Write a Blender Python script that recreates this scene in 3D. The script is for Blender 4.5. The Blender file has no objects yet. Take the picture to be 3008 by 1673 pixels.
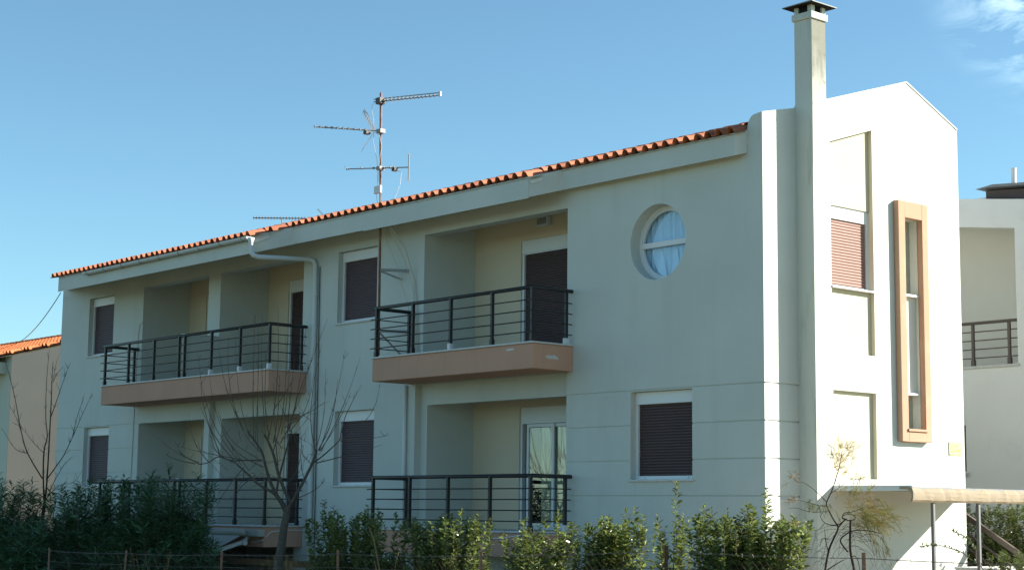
import bpy, math, random
import numpy as np
from mathutils import Vector, Matrix
R = math.radians
sc = bpy.context.scene
col = sc.collection

# ------------------------------------------------------------------ camera
cam = bpy.data.cameras.new('camera'); co = bpy.data.objects.new('camera', cam); col.objects.link(co)
cam.sensor_width = 36.0; cam.lens = 59.32; cam.clip_start = 0.1; cam.clip_end = 3000
CAM = Vector((16.474, -19.262, 0.293))
yaw, pitch, roll = R(49.0937), R(7.6886), R(0.6384)
fw = Vector((-math.sin(yaw)*math.cos(pitch), math.cos(yaw)*math.cos(pitch), math.sin(pitch)))
rt = Vector((math.cos(yaw), math.sin(yaw), 0)); upv = rt.cross(fw)
r2 = math.cos(roll)*rt + math.sin(roll)*upv; u2 = -math.sin(roll)*rt + math.cos(roll)*upv
m = Matrix((r2, u2, -fw)).transposed().to_4x4(); m.translation = CAM
co.matrix_world = m
sc.camera = co

# ------------------------------------------------------------------ sun, sky, exposure
SUN = Vector((1.0, 1.36, 0.83)).normalized()          # direction towards the sun
sun_el = math.asin(SUN.z); sun_az = math.atan2(SUN.x, SUN.y)   # azimuth clockwise from +Y
sl = bpy.data.lights.new('sun', 'SUN'); sl.energy = 5.0; sl.angle = R(0.5); sl.color = (1.0, 0.93, 0.82)
so = bpy.data.objects.new('sun', sl); col.objects.link(so)
so.rotation_euler = SUN.to_track_quat('Z', 'Y').to_euler()
world = bpy.data.worlds.new('World'); sc.world = world; world.use_nodes = True
nt = world.node_tree; nt.nodes.clear()
wo = nt.nodes.new('ShaderNodeOutputWorld'); bg = nt.nodes.new('ShaderNodeBackground')
sky = nt.nodes.new('ShaderNodeTexSky'); sky.sky_type = 'NISHITA'; sky.sun_disc = False
sky.sun_elevation = sun_el; sky.sun_rotation = sun_az
sky.air_density = 0.85; sky.dust_density = 0.4; sky.ozone_density = 3.0; sky.altitude = 50
bg.inputs['Strength'].default_value = 0.075
# thin cirrus drifting in from the right
tc = nt.nodes.new('ShaderNodeTexCoord')
mp = nt.nodes.new('ShaderNodeMapping'); mp.vector_type = 'POINT'
mp.inputs['Rotation'].default_value = (R(8), R(-14), R(-33)); mp.inputs['Scale'].default_value = (5.0, 5.0, 16.0)
n1 = nt.nodes.new('ShaderNodeTexNoise'); n1.inputs['Scale'].default_value = 3.2; n1.inputs['Detail'].default_value = 9; n1.inputs['Roughness'].default_value = 0.62
n1.inputs['Distortion'].default_value = 0.6
dt = nt.nodes.new('ShaderNodeVectorMath'); dt.operation = 'DOT_PRODUCT'; dt.inputs[1].default_value = Vector((-0.43, 0.838, 0.335)).normalized()
mr = nt.nodes.new('ShaderNodeMapRange'); mr.inputs['From Min'].default_value = 0.9892; mr.inputs['From Max'].default_value = 1.0; mr.clamp = True; mr.interpolation_type = 'SMOOTHSTEP'
mr2 = nt.nodes.new('ShaderNodeMapRange'); mr2.inputs['From Min'].default_value = 0.46; mr2.inputs['From Max'].default_value = 0.85; mr2.clamp = True
ml = nt.nodes.new('ShaderNodeMath'); ml.operation = 'MULTIPLY'
mx = nt.nodes.new('ShaderNodeMix'); mx.data_type = 'RGBA'
CLOUD = (15.0, 14.6, 15.4, 1)
L = nt.links.new
L(tc.outputs['Generated'], mp.inputs['Vector']); L(mp.outputs['Vector'], n1.inputs['Vector'])
L(tc.outputs['Generated'], dt.inputs[0]); L(dt.outputs['Value'], mr.inputs['Value']); L(n1.outputs['Fac'], mr2.inputs['Value'])
L(mr.outputs['Result'], ml.inputs[0]); L(mr2.outputs['Result'], ml.inputs[1])
L(ml.outputs[0], mx.inputs['Factor']); L(sky.outputs['Color'], mx.inputs['A']); mx.inputs['B'].default_value = CLOUD
wb = nt.nodes.new('ShaderNodeMix'); wb.data_type = 'RGBA'; wb.blend_type = 'MULTIPLY'; wb.inputs['Factor'].default_value = 1.0; wb.inputs['B'].default_value = (0.82, 1.005, 0.91, 1)
L(mx.outputs['Result'], wb.inputs['A']); L(wb.outputs['Result'], bg.inputs['Color']); L(bg.outputs['Background'], wo.inputs['Surface'])
sc.render.engine = 'CYCLES'
sc.cycles.max_bounces = 8; sc.cycles.transparent_max_bounces = 16
vs = sc.view_settings; vs.view_transform = 'Standard'; vs.look = 'None'; vs.gamma = 1.0; vs.use_curve_mapping = False
vs.exposure = 1.47

# ------------------------------------------------------------------ helpers
rng = np.random.default_rng(7); random.seed(7)

def tag(o, label=None, cat=None, group=None, kind=None):
    if label: o['label'] = label
    if cat: o['category'] = cat
    if group: o['group'] = group
    if kind: o['kind'] = kind
    return o

def empty(name, loc=(0, 0, 0), parent=None):
    o = bpy.data.objects.new(name, None); o.empty_display_size = 0.2; o.location = loc; o.parent = parent; col.objects.link(o); return o

class MB:
    def __init__(s): s.v = []; s.f = []
    def quad(s, a, b, c, d):
        n = len(s.v); s.v += [tuple(a), tuple(b), tuple(c), tuple(d)]; s.f.append((n, n+1, n+2, n+3))
    def poly(s, pts):
        n = len(s.v); s.v += [tuple(p) for p in pts]; s.f.append(tuple(range(n, n+len(pts))))
    def box(s, x0, x1, y0, y1, z0, z1):
        n = len(s.v)
        s.v += [(x0,y0,z0),(x1,y0,z0),(x1,y1,z0),(x0,y1,z0),(x0,y0,z1),(x1,y0,z1),(x1,y1,z1),(x0,y1,z1)]
        for f in ((0,3,2,1),(4,5,6,7),(0,1,5,4),(1,2,6,5),(2,3,7,6),(3,0,4,7)): s.f.append(tuple(n+i for i in f))
        return s
    def prism(s, pts, ax, a, b):
        """extrude a 2d polygon along axis ax (0 x,1 y,2 z) from a to b"""
        n = len(s.v); k = len(pts)
        def mk(p, t):
            if ax == 0: return (t, p[0], p[1])
            if ax == 1: return (p[0], t, p[1])
            return (p[0], p[1], t)
        s.v += [mk(p, a) for p in pts] + [mk(p, b) for p in pts]
        s.f.append(tuple(range(n+k-1, n-1, -1))); s.f.append(tuple(range(n+k, n+2*k)))
        for i in range(k):
            j = (i+1) % k; s.f.append((n+i, n+j, n+k+j, n+k+i))
        return s
    def ring(s, x0, x1, z0, z1, t, y0, y1, ax=1, tb=None):
        """rectangular frame as one closed piece (ax 1: in the xz plane, ax 0: in the yz plane)"""
        tb = t if tb is None else tb; n = len(s.v)
        o = [(x0, z0), (x1, z0), (x1, z1), (x0, z1)]; i = [(x0+t, z0+tb), (x1-t, z0+tb), (x1-t, z1-tb), (x0+t, z1-tb)]
        for y in (y0, y1):
            for p in o+i: s.v.append((p[0], y, p[1]) if ax == 1 else (y, p[0], p[1]))
        for k in range(4):
            j = (k+1) % 4
            s.f += [(n+k, n+j, n+4+j, n+4+k), (n+8+k, n+12+k, n+12+j, n+8+j), (n+k, n+8+k, n+8+j, n+j), (n+4+k, n+4+j, n+12+j, n+12+k)]
        return s
    def tube(s, pts, rad, seg=8, cap=True):
        pts = [Vector(p) for p in pts]
        rads = rad if isinstance(rad, (list, tuple)) else [rad]*len(pts)
        base = len(s.v); prev = None
        for i, p in enumerate(pts):
            if i == 0: d = pts[1]-pts[0]
            elif i == len(pts)-1: d = pts[-1]-pts[-2]
            else: d = (pts[i+1]-p).normalized() + (p-pts[i-1]).normalized()
            d.normalize()
            if prev is None:
                a = d.orthogonal().normalized()
            else:
                a = (prev - d*prev.dot(d))
                a = a.normalized() if a.length > 1e-6 else d.orthogonal().normalized()
            prev = a; b = d.cross(a)
            for k in range(seg):
                t = 2*math.pi*k/seg; s.v.append(tuple(p + (a*math.cos(t)+b*math.sin(t))*rads[i]))
        for i in range(len(pts)-1):
            for k in range(seg):
                k2 = (k+1) % seg; o = base+i*seg
                s.f.append((o+k, o+k2, o+seg+k2, o+seg+k))
        if cap:
            s.f.append(tuple(base+k for k in reversed(range(seg)))); o = base+(len(pts)-1)*seg
            s.f.append(tuple(o+k for k in range(seg)))
        return s
    def bar(s, a, b, w, h):
        """rectangular bar from a to b, w horizontally, h vertically"""
        a = Vector(a); b = Vector(b); d = (b-a).normalized(); up = Vector((0,0,1))
        if abs(d.z) > 0.95: up = Vector((0,1,0))
        sd = d.cross(up).normalized(); u = sd.cross(d).normalized(); n = len(s.v)
        for p in (a, b):
            for (i, j) in ((-1,-1),(1,-1),(1,1),(-1,1)): s.v.append(tuple(p+sd*(i*w/2)+u*(j*h/2)))
        for f in ((0,3,2,1),(4,5,6,7),(0,1,5,4),(1,2,6,5),(2,3,7,6),(3,0,4,7)): s.f.append(tuple(n+i for i in f))
        return s
    def mesh(s, name, smooth=False):
        me = bpy.data.meshes.new(name); me.from_pydata(s.v, [], s.f); me.update()
        if smooth: me.polygons.foreach_set('use_smooth', [True]*len(me.polygons))
        return me
    def build(s, name, mat, parent=None, smooth=False, loc=None, fix=True, bevel=0):
        me = s.mesh(name, smooth)
        if fix:
            import bmesh
            bm = bmesh.new(); bm.from_mesh(me); bmesh.ops.remove_doubles(bm, verts=bm.verts, dist=1e-5)
            bmesh.ops.recalc_face_normals(bm, faces=bm.faces); bm.to_mesh(me); bm.free()
            if smooth: me.polygons.foreach_set('use_smooth', [True]*len(me.polygons))
        return link(name, me, mat, parent, loc, bevel)

def link(name, me, mat, parent=None, loc=None, bevel=0):
    if mat is not None and len(me.materials) == 0: me.materials.append(mat)
    o = bpy.data.objects.new(name, me); o.parent = parent
    if loc is not None: o.location = loc
    col.objects.link(o)
    if bevel:
        b = o.modifiers.new('bevel', 'BEVEL'); b.width = bevel; b.segments = 2; b.limit_method = 'ANGLE'
    return o

def np_mesh(name, V, F):
    me = bpy.data.meshes.new(name)
    V = np.asarray(V, np.float32); F = np.asarray(F, np.int32); k = F.shape[1]
    me.vertices.add(len(V)); me.vertices.foreach_set('co', V.ravel())
    me.loops.add(F.size); me.loops.foreach_set('vertex_index', F.ravel())
    me.polygons.add(len(F)); me.polygons.foreach_set('loop_start', np.arange(0, F.size, k, dtype=np.int32))
    me.polygons.foreach_set('loop_total', np.full(len(F), k, np.int32)); me.update(); me.validate()
    return me

# ------------------------------------------------------------------ materials
def mat(name, base, rough=0.85, spec=0.3, noise=0.06, nscale=3.0, bump=0.0, bscale=120.0, metal=0.0, dirt=None, dirt_amt=0.0, dscale=1.2, trans=0.0, streak=False, rand=0.0):
    m = bpy.data.materials.new(name); m.use_nodes = True; t = m.node_tree; b = t.nodes['Principled BSDF']
    b.inputs['Roughness'].default_value = rough; b.inputs['Metallic'].default_value = metal
    b.inputs['Specular IOR Level'].default_value = spec
    geo = t.nodes.new('ShaderNodeNewGeometry')
    nz = t.nodes.new('ShaderNodeTexNoise'); nz.inputs['Scale'].default_value = nscale; nz.inputs['Detail'].default_value = 6
    t.links.new(geo.outputs['Position'], nz.inputs['Vector'])
    hs = t.nodes.new('ShaderNodeHueSaturation'); hs.inputs['Color'].default_value = (*base, 1)
    r_ = t.nodes.new('ShaderNodeMapRange'); r_.inputs['From Min'].default_value = 0.25; r_.inputs['From Max'].default_value = 0.75
    r_.inputs['To Min'].default_value = 1-noise; r_.inputs['To Max'].default_value = 1+noise
    t.links.new(nz.outputs['Fac'], r_.inputs['Value']); val = r_.outputs['Result']
    if rand > 0:
        oi = t.nodes.new('ShaderNodeObjectInfo'); gi = geo.outputs['Random Per Island']
        ad = t.nodes.new('ShaderNodeMath'); ad.operation = 'ADD'; t.links.new(oi.outputs['Random'], ad.inputs[0]); t.links.new(gi, ad.inputs[1])
        fr = t.nodes.new('ShaderNodeMath'); fr.operation = 'FRACT'; t.links.new(ad.outputs[0], fr.inputs[0])
        rr = t.nodes.new('ShaderNodeMapRange'); rr.inputs['To Min'].default_value = 1-rand; rr.inputs['To Max'].default_value = 1+rand
        t.links.new(fr.outputs[0], rr.inputs['Value'])
        mm = t.nodes.new('ShaderNodeMath'); mm.operation = 'MULTIPLY'; t.links.new(val, mm.inputs[0]); t.links.new(rr.outputs['Result'], mm.inputs[1]); val = mm.outputs[0]
    t.links.new(val, hs.inputs['Value']); c = hs.outputs['Color']
    if dirt:
        n2 = t.nodes.new('ShaderNodeTexNoise'); n2.inputs['Scale'].default_value = dscale; n2.inputs['Detail'].default_value = 8; n2.inputs['Roughness'].default_value = 0.65
        if streak:
            mp_ = t.nodes.new('ShaderNodeMapping'); mp_.inputs['Scale'].default_value = (3.0, 3.0, 0.35)
            t.links.new(geo.outputs['Position'], mp_.inputs['Vector']); t.links.new(mp_.outputs['Vector'], n2.inputs['Vector'])
        else: t.links.new(geo.outputs['Position'], n2.inputs['Vector'])
        mr_ = t.nodes.new('ShaderNodeMapRange'); mr_.inputs['From Min'].default_value = 0.52; mr_.inputs['From Max'].default_value = 0.8; mr_.inputs['To Max'].default_value = dirt_amt
        t.links.new(n2.outputs['Fac'], mr_.inputs['Value'])
        mx_ = t.nodes.new('ShaderNodeMix'); mx_.data_type = 'RGBA'; mx_.inputs['B'].default_value = (*dirt, 1)
        t.links.new(mr_.outputs['Result'], mx_.inputs['Factor']); t.links.new(c, mx_.inputs['A']); c = mx_.outputs['Result']
    t.links.new(c, b.inputs['Base Color'])
    if bump > 0:
        n3 = t.nodes.new('ShaderNodeTexNoise'); n3.inputs['Scale'].default_value = bscale; n3.inputs['Detail'].default_value = 4
        t.links.new(geo.outputs['Position'], n3.inputs['Vector'])
        bp = t.nodes.new('ShaderNodeBump'); bp.inputs['Strength'].default_value = bump; bp.inputs['Distance'].default_value = 0.01
        t.links.new(n3.outputs['Fac'], bp.inputs['Height']); t.links.new(bp.outputs['Normal'], b.inputs['Normal'])
    if trans > 0:
        tr = t.nodes.new('ShaderNodeBsdfTranslucent'); t.links.new(c, tr.inputs['Color'])
        ms = t.nodes.new('ShaderNodeMixShader'); ms.inputs['Fac'].default_value = trans
        out = t.nodes['Material Output']; t.links.new(b.outputs['BSDF'], ms.inputs[1]); t.links.new(tr.outputs['BSDF'], ms.inputs[2]); t.links.new(ms.outputs['Shader'], out.inputs['Surface'])
    return m

def shade_stain_mat():
    """plaster with soft shade painted in, darkening to the top, plus grey-green stain blotches"""
    m = bpy.data.materials.new('shade_stained_plaster'); m.use_nodes = True; t = m.node_tree; b = t.nodes['Principled BSDF']; b.inputs['Roughness'].default_value = .9
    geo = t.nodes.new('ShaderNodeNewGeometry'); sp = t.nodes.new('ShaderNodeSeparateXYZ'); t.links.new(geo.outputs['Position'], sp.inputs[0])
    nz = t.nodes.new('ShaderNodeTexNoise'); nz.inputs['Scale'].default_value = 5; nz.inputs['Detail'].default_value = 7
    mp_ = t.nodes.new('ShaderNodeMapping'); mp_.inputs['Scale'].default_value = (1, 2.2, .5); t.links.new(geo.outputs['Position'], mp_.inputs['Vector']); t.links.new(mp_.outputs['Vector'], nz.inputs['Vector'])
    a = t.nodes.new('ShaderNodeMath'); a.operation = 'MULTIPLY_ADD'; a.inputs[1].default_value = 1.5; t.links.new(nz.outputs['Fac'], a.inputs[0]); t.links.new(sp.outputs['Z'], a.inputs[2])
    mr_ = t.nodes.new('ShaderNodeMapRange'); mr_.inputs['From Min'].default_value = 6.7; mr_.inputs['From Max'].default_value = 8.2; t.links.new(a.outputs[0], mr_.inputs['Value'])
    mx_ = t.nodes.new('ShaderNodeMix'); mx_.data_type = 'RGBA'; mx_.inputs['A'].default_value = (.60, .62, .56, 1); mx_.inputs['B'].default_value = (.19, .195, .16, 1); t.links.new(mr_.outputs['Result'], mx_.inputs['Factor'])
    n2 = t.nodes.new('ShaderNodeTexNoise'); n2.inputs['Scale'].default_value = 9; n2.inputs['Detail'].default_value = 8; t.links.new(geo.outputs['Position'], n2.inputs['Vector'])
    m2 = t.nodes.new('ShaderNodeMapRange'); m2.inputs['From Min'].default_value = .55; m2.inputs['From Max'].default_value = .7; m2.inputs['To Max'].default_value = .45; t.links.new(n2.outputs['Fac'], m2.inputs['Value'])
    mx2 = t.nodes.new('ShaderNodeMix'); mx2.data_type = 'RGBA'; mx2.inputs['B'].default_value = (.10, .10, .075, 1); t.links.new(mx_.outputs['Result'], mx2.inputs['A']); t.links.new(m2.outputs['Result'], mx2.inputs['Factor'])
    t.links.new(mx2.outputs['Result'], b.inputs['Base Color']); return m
def glass_mat(name, tint=(0.9, 0.95, 1.0), refl=0.08):
    m = bpy.data.materials.new(name); m.use_nodes = True; t = m.node_tree; t.nodes.remove(t.nodes['Principled BSDF'])
    out = t.nodes['Material Output']; g = t.nodes.new('ShaderNodeBsdfGlossy'); g.inputs['Roughness'].default_value = 0.01
    tr = t.nodes.new('ShaderNodeBsdfTransparent'); tr.inputs['Color'].default_value = (*tint, 1)
    lw = t.nodes.new('ShaderNodeLayerWeight'); lw.inputs['Blend'].default_value = 0.5          # same from both sides of the thin pane
    pw = t.nodes.new('ShaderNodeMath'); pw.operation = 'POWER'; pw.inputs[1].default_value = 4.0; t.links.new(lw.outputs['Facing'], pw.inputs[0])
    fr = t.nodes.new('ShaderNodeMath'); fr.operation = 'MULTIPLY_ADD'; fr.inputs[1].default_value = 0.8; fr.inputs[2].default_value = 0.03; t.links.new(pw.outputs[0], fr.inputs[0])
    ad = t.nodes.new('ShaderNodeMath'); ad.operation = 'ADD'; ad.use_clamp = True; ad.inputs[1].default_value = refl
    ms = t.nodes.new('ShaderNodeMixShader')
    t.links.new(fr.outputs[0], ad.inputs[0]); t.links.new(ad.outputs[0], ms.inputs['Fac']); t.links.new(tr.outputs['BSDF'], ms.inputs[1]); t.links.new(g.outputs['BSDF'], ms.inputs[2]); t.links.new(ms.outputs['Shader'], out.inputs['Surface'])
    return m

M = {}
M['plaster'] = mat('plaster', (0.568, 0.596, 0.550), 0.9, 0.15, 0.065, 0.7, 0.35, 70, dirt=(0.38, 0.40, 0.355), dirt_amt=0.22, dscale=0.9, streak=True)
M['stained'] = mat('stained_plaster', (0.57, 0.60, 0.545), 0.9, 0.15, 0.04, 0.9, 0.25, 90, dirt=(0.30, 0.31, 0.25), dirt_amt=0.85, dscale=2.4, streak=True)
M['chimney_shade_stain'] = shade_stain_mat()
M['cream'] = mat('cream_plaster', (0.66, 0.565, 0.415), 0.9, 0.15, 0.03, 1.0, 0.2, 90)
M['jamb'] = mat('jamb_plaster', (0.78, 0.66, 0.48), 0.9, 0.15, 0.03, 1.0)
M['pale_cream'] = mat('pale_cream_plaster', (0.52, 0.50, 0.375), 0.9, 0.15, 0.03, 1.0, 0.2, 90)
M['salmon'] = mat('salmon_plaster', (0.54, 0.315, 0.225), 0.9, 0.15, 0.05, 1.2, 0.2, 90, dirt=(0.40, 0.245, 0.18), dirt_amt=0.5, dscale=2.2, streak=True)
M['orange_plaster'] = mat('orange_plaster', (0.46, 0.29, 0.20), 0.9, 0.15, 0.05, 1.2, 0.2, 90, dirt=(0.62, 0.42, 0.28), dirt_amt=0.5, dscale=2.5)
M['marble'] = mat('marble', (0.55, 0.55, 0.53), 0.5, 0.4, 0.12, 14.0)
M['white_alu'] = mat('white_aluminium', (0.72, 0.74, 0.74), 0.45, 0.5, 0.02, 2.0)
M['shutter'] = mat('brown_shutter', (0.068, 0.038, 0.036), 0.5, 0.4, 0.06, 8.0)
M['shutter2'] = mat('plum_shutter', (0.082, 0.052, 0.060), 0.5, 0.4, 0.06, 8.0)
M['shutter_faded'] = mat('sun_faded_shutter', (0.27, 0.155, 0.125), 0.6, 0.3, 0.06, 8.0)
M['iron'] = mat('black_iron', (0.020, 0.018, 0.018), 0.42, 0.5, 0.15, 6.0)
M['iron_brown'] = mat('brown_iron', (0.11, 0.085, 0.07), 0.5, 0.5, 0.12, 6.0)
M['tile'] = mat('terracotta', (0.41, 0.150, 0.083), 0.85, 0.2, 0.10, 5.0, 0.3, 60, dirt=(0.20, 0.115, 0.08), dirt_amt=0.65, dscale=7.0, rand=0.30)
M['far_tile'] = mat('bright_terracotta', (0.60, 0.19, 0.075), 0.85, 0.2, 0.10, 5.0, dirt=(0.32, 0.12, 0.07), dirt_amt=0.4, dscale=3.0, rand=0.16)
M['mortar'] = mat('mortar', (0.46, 0.40, 0.31), 0.95, 0.1, 0.1, 4.0)
M['pvc'] = mat('grey_pvc', (0.57, 0.61, 0.60), 0.5, 0.4, 0.04, 2.0)
M['pvc_white'] = mat('white_pvc', (0.66, 0.68, 0.68), 0.5, 0.4, 0.03, 2.0)
M['zinc'] = mat('zinc', (0.20, 0.21, 0.21), 0.6, 0.4, 0.12, 9.0)
M['grey_steel'] = mat('grey_steel', (0.15, 0.155, 0.15), 0.55, 0.4, 0.15, 9.0)
M['galv'] = mat('galvanised', (0.27, 0.285, 0.28), 0.55, 0.4, 0.1, 9.0)
M['rust'] = mat('rusty_steel', (0.23, 0.115, 0.075), 0.8, 0.25, 0.25, 14.0, 0.3, 60, dirt=(0.42, 0.40, 0.38), dirt_amt=0.6, dscale=9.0)
M['rust_post'] = mat('rusty_post', (0.26, 0.135, 0.085), 0.85, 0.2, 0.25, 14.0, 0.4, 60, dirt=(0.52, 0.42, 0.36), dirt_amt=0.8, dscale=16.0)
M['rust_dark'] = mat('dark_rusty_post', (0.085, 0.042, 0.032), 0.85, 0.2, 0.25, 14.0, 0.4, 60, dirt=(0.2, 0.1, 0.07), dirt_amt=0.8, dscale=16.0)
M['wire'] = mat('fence_wire', (0.16, 0.13, 0.11), 0.6, 0.4, 0.2, 9.0, metal=0.3)
M['cable'] = mat('pale_cable', (0.50, 0.47, 0.38), 0.6, 0.3, 0.05)
M['black_cable'] = mat('black_cable', (0.03, 0.03, 0.03), 0.5, 0.3, 0.05)
M['chim_cap'] = mat('chimney_cap', (0.16, 0.19, 0.165), 0.6, 0.4, 0.1, 4.0, dirt=(0.2, 0.2, 0.17), dirt_amt=0.5)
M['soot_shade'] = mat('soot_shade', (0.02, 0.02, 0.02), 0.95, 0.1, 0.1)
M['awning'] = mat('awning_cloth', (0.52, 0.53, 0.46), 0.9, 0.1, 0.04, 2.0, trans=0.2)
M['awning_cream'] = mat('cream_awning_cloth', (0.31, 0.262, 0.192), 0.9, 0.1, 0.05, 3.0, dirt=(0.17, 0.13, 0.09), dirt_amt=0.6, dscale=5.0, streak=True)
M['wood'] = mat('brown_board', (0.12, 0.075, 0.035), 0.85, 0.2, 0.25, 5.0)
M['brass'] = mat('brass', (0.62, 0.52, 0.20), 0.5, 0.5, 0.05, 4.0)
M['ink'] = mat('plaque_ink', (0.24, 0.17, 0.05), 0.8, 0.2, 0.05)
M['ink_red'] = mat('plaque_orange', (0.55, 0.28, 0.08), 0.8, 0.2, 0.05)
M['curtain'] = mat('white_curtain', (0.66, 0.85, 0.98), 0.95, 0.1, 0.03, trans=0.25)
M['blue_curtain'] = mat('sheer_blue_curtain', (0.50, 0.72, 0.86), 0.95, 0.1, 0.04)
M['door_curtain'] = mat('door_curtain', (0.60, 0.60, 0.52), 0.95, 0.1, 0.04)
M['dark_room'] = mat('dark_room', (0.05, 0.05, 0.05), 0.95, 0.1, 0.1)
M['glass'] = glass_mat('window_glass', (0.92, 0.96, 1.0), 0.09)
M['door_glass'] = glass_mat('door_glass', (0.90, 0.92, 0.88), 0.07)
M['frost'] = mat('frosted_glass', (0.30, 0.32, 0.27), 0.25, 0.5, 0.1, 3.0)
M['charcoal'] = mat('charcoal_plaster', (0.105, 0.09, 0.088), 0.9, 0.15, 0.1, 2.0)
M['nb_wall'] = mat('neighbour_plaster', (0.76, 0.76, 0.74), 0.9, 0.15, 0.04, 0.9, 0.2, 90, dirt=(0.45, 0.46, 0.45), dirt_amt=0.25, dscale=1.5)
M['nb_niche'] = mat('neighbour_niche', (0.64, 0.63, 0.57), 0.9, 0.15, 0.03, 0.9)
M['beige'] = mat('beige_plaster', (0.84, 0.61, 0.46), 0.9, 0.15, 0.04, 0.9, 0.2, 90)
M['lt_green'] = mat('pale_green_plaster', (0.50, 0.53, 0.45), 0.9, 0.15, 0.04, 0.9, 0.2, 90)
M['bark'] = mat('grey_bark', (0.10, 0.09, 0.075), 0.95, 0.1, 0.25, 16.0, 0.6, 50)
M['bark_twig'] = mat('twig_bark', (0.125, 0.10, 0.08), 0.9, 0.15, 0.2, 16.0)
M['bark_dark'] = mat('dark_bark', (0.050, 0.036, 0.030), 0.95, 0.1, 0.25, 16.0, 0.4, 50)
M['ole'] = mat('oleander_leaf', (0.066, 0.138, 0.058), 0.40, 0.35, 0.25, 2.5, rand=0.35, trans=0.12)
M['hedge'] = mat('hedge_leaf', (0.155, 0.20, 0.052), 0.30, 0.8, 0.25, 2.5, rand=0.55, trans=0.42)
M['rbush'] = mat('bush_leaf', (0.115, 0.155, 0.038), 0.30, 0.6, 0.3, 2.5, rand=0.45, trans=0.3)
M['tam'] = mat('tamarisk_spray', (0.27, 0.26, 0.075), 0.8, 0.2, 0.35, 3.0, rand=0.4, trans=0.3)
M['straw'] = mat('dry_straw', (0.36, 0.25, 0.12), 0.85, 0.2, 0.25, 9.0, rand=0.3, trans=0.2)
M['flower'] = mat('pink_petal', (0.62, 0.20, 0.22), 0.7, 0.2, 0.2, 9.0, rand=0.3, trans=0.3)
M['ground'] = mat('dry_ground', (0.135, 0.125, 0.07), 0.95, 0.1, 0.3, 1.2, 0.6, 20, dirt=(0.22, 0.18, 0.11), dirt_amt=0.8, dscale=0.5)
M['pave'] = mat('sandstone_paving', (0.44, 0.34, 0.225), 0.9, 0.15, 0.1, 2.0)

# ------------------------------------------------------------------ levels and plan of the building
XL = -23.19                       # left end of the front wall (front face at y = 0)
W = 0.332                         # gable wall face (x)
YR = 0.788                        # depth of the return wall
YA, ZA = 3.209, 7.325             # gable apex
YE, ZE = 4.603, 6.755             # gable back edge
ZG = -1.6                         # ground
S1 = 3.10                         # upper balcony floor
ROOFK = 0.30
def roof_z(y): return 6.085 + ROOFK*(y+0.2)      # underside of the tiles on the front slope

# ------------------------------------------------------------------ ground
mb = MB(); n = 40
gx = np.linspace(-1, 1, n); gx = np.sign(gx)*np.abs(gx)**2.2*900
for i in range(n-1):
    for j in range(n-1):
        mb.quad((gx[i], gx[j], ZG), (gx[i+1], gx[j], ZG), (gx[i+1], gx[j+1], ZG), (gx[i], gx[j+1], ZG))
g = mb.build('ground', M['ground']); tag(g, kind='structure')
mb = MB(); mb.box(-26, 7.5, -2.0, -0.0, ZG-0.1, ZG+0.05); mb.box(W+0.002, 7.5, 0.0, 9, ZG-0.1, ZG+0.05)
tag(mb.build('pavement', M['pave']), kind='structure')

# ------------------------------------------------------------------ apartment building
B = empty('apartment_building', (-11.5, 2.3, ZG))
tag(B, 'long two-storey pale apartment building with terracotta tile roof and tall chimney', 'building')
BI = Matrix.Translation(-Vector(B.location))
def part(mb_, name, m_, parent=None, **kw):
    """a part modelled in world coordinates below an empty that may stand anywhere"""
    par = parent or B
    o = mb_.build(name, m_, par, **kw)
    o.matrix_parent_inverse = wm(par).inverted()
    return o
def wm(o):
    mtx = Matrix.Translation(o.location) @ o.rotation_euler.to_matrix().to_4x4() @ Matrix.Diagonal((*o.scale, 1))
    return (wm(o.parent) @ o.matrix_parent_inverse @ mtx) if o.parent else mtx

# front wall as a grid of cells with real depth: reveals, grooves, recessed bays
WIN = {'A': (-21.711, -20.428), 'C': (-11.071, -9.755), 'D': (-2.808, -1.461)}
ZU = (3.96, 5.421)
ZLW = {'A': (0.79, 2.243), 'C': (0.765, 2.243), 'D': (0.815, 2.243)}
LOG = {'L1': (-18.99, -16.042), 'L2': (-15.545, -12.294), 'R': (-8.275, -4.328)}
ZLU = (S1, 5.449); ZLL = (0.0, 2.263)
GRO = [2.262, 1.702, 1.142, 0.586, 0.02, -0.54]
RW = (-2.205, 4.627, 0.615)       # round window centre x, z, radius
rects = []                        # (x0,x1,z0,z1,depth or None)
for k in GRO:
    for (a, b) in ((XL, LOG['L1'][0]), (LOG['R'][1], 0.0)):
        rects.append((a, b, k-0.011, k+0.011, 0.016))
rects.append((-15.84, LOG['L2'][1], 0.0, 2.654, 0.13)); rects.append((-8.484, LOG['R'][1], 0.0, 2.654, 0.13))
for k in ('A', 'C'): rects.append((*WIN[k], *ZU, 0.24))
for k in ('A', 'C', 'D'): rects.append((*WIN[k], *ZLW[k], 0.24))
for k in LOG: rects.append((*LOG[k], *ZLU, None)); rects.append((*LOG[k], *ZLL, None))
rects.append((-18.9, -12.4, ZG-0.1, -0.43, None))
q = RW[2]+0.1; rects.append((RW[0]-q, RW[0]+q, RW[1]-q, RW[1]+q, 'round'))

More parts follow.
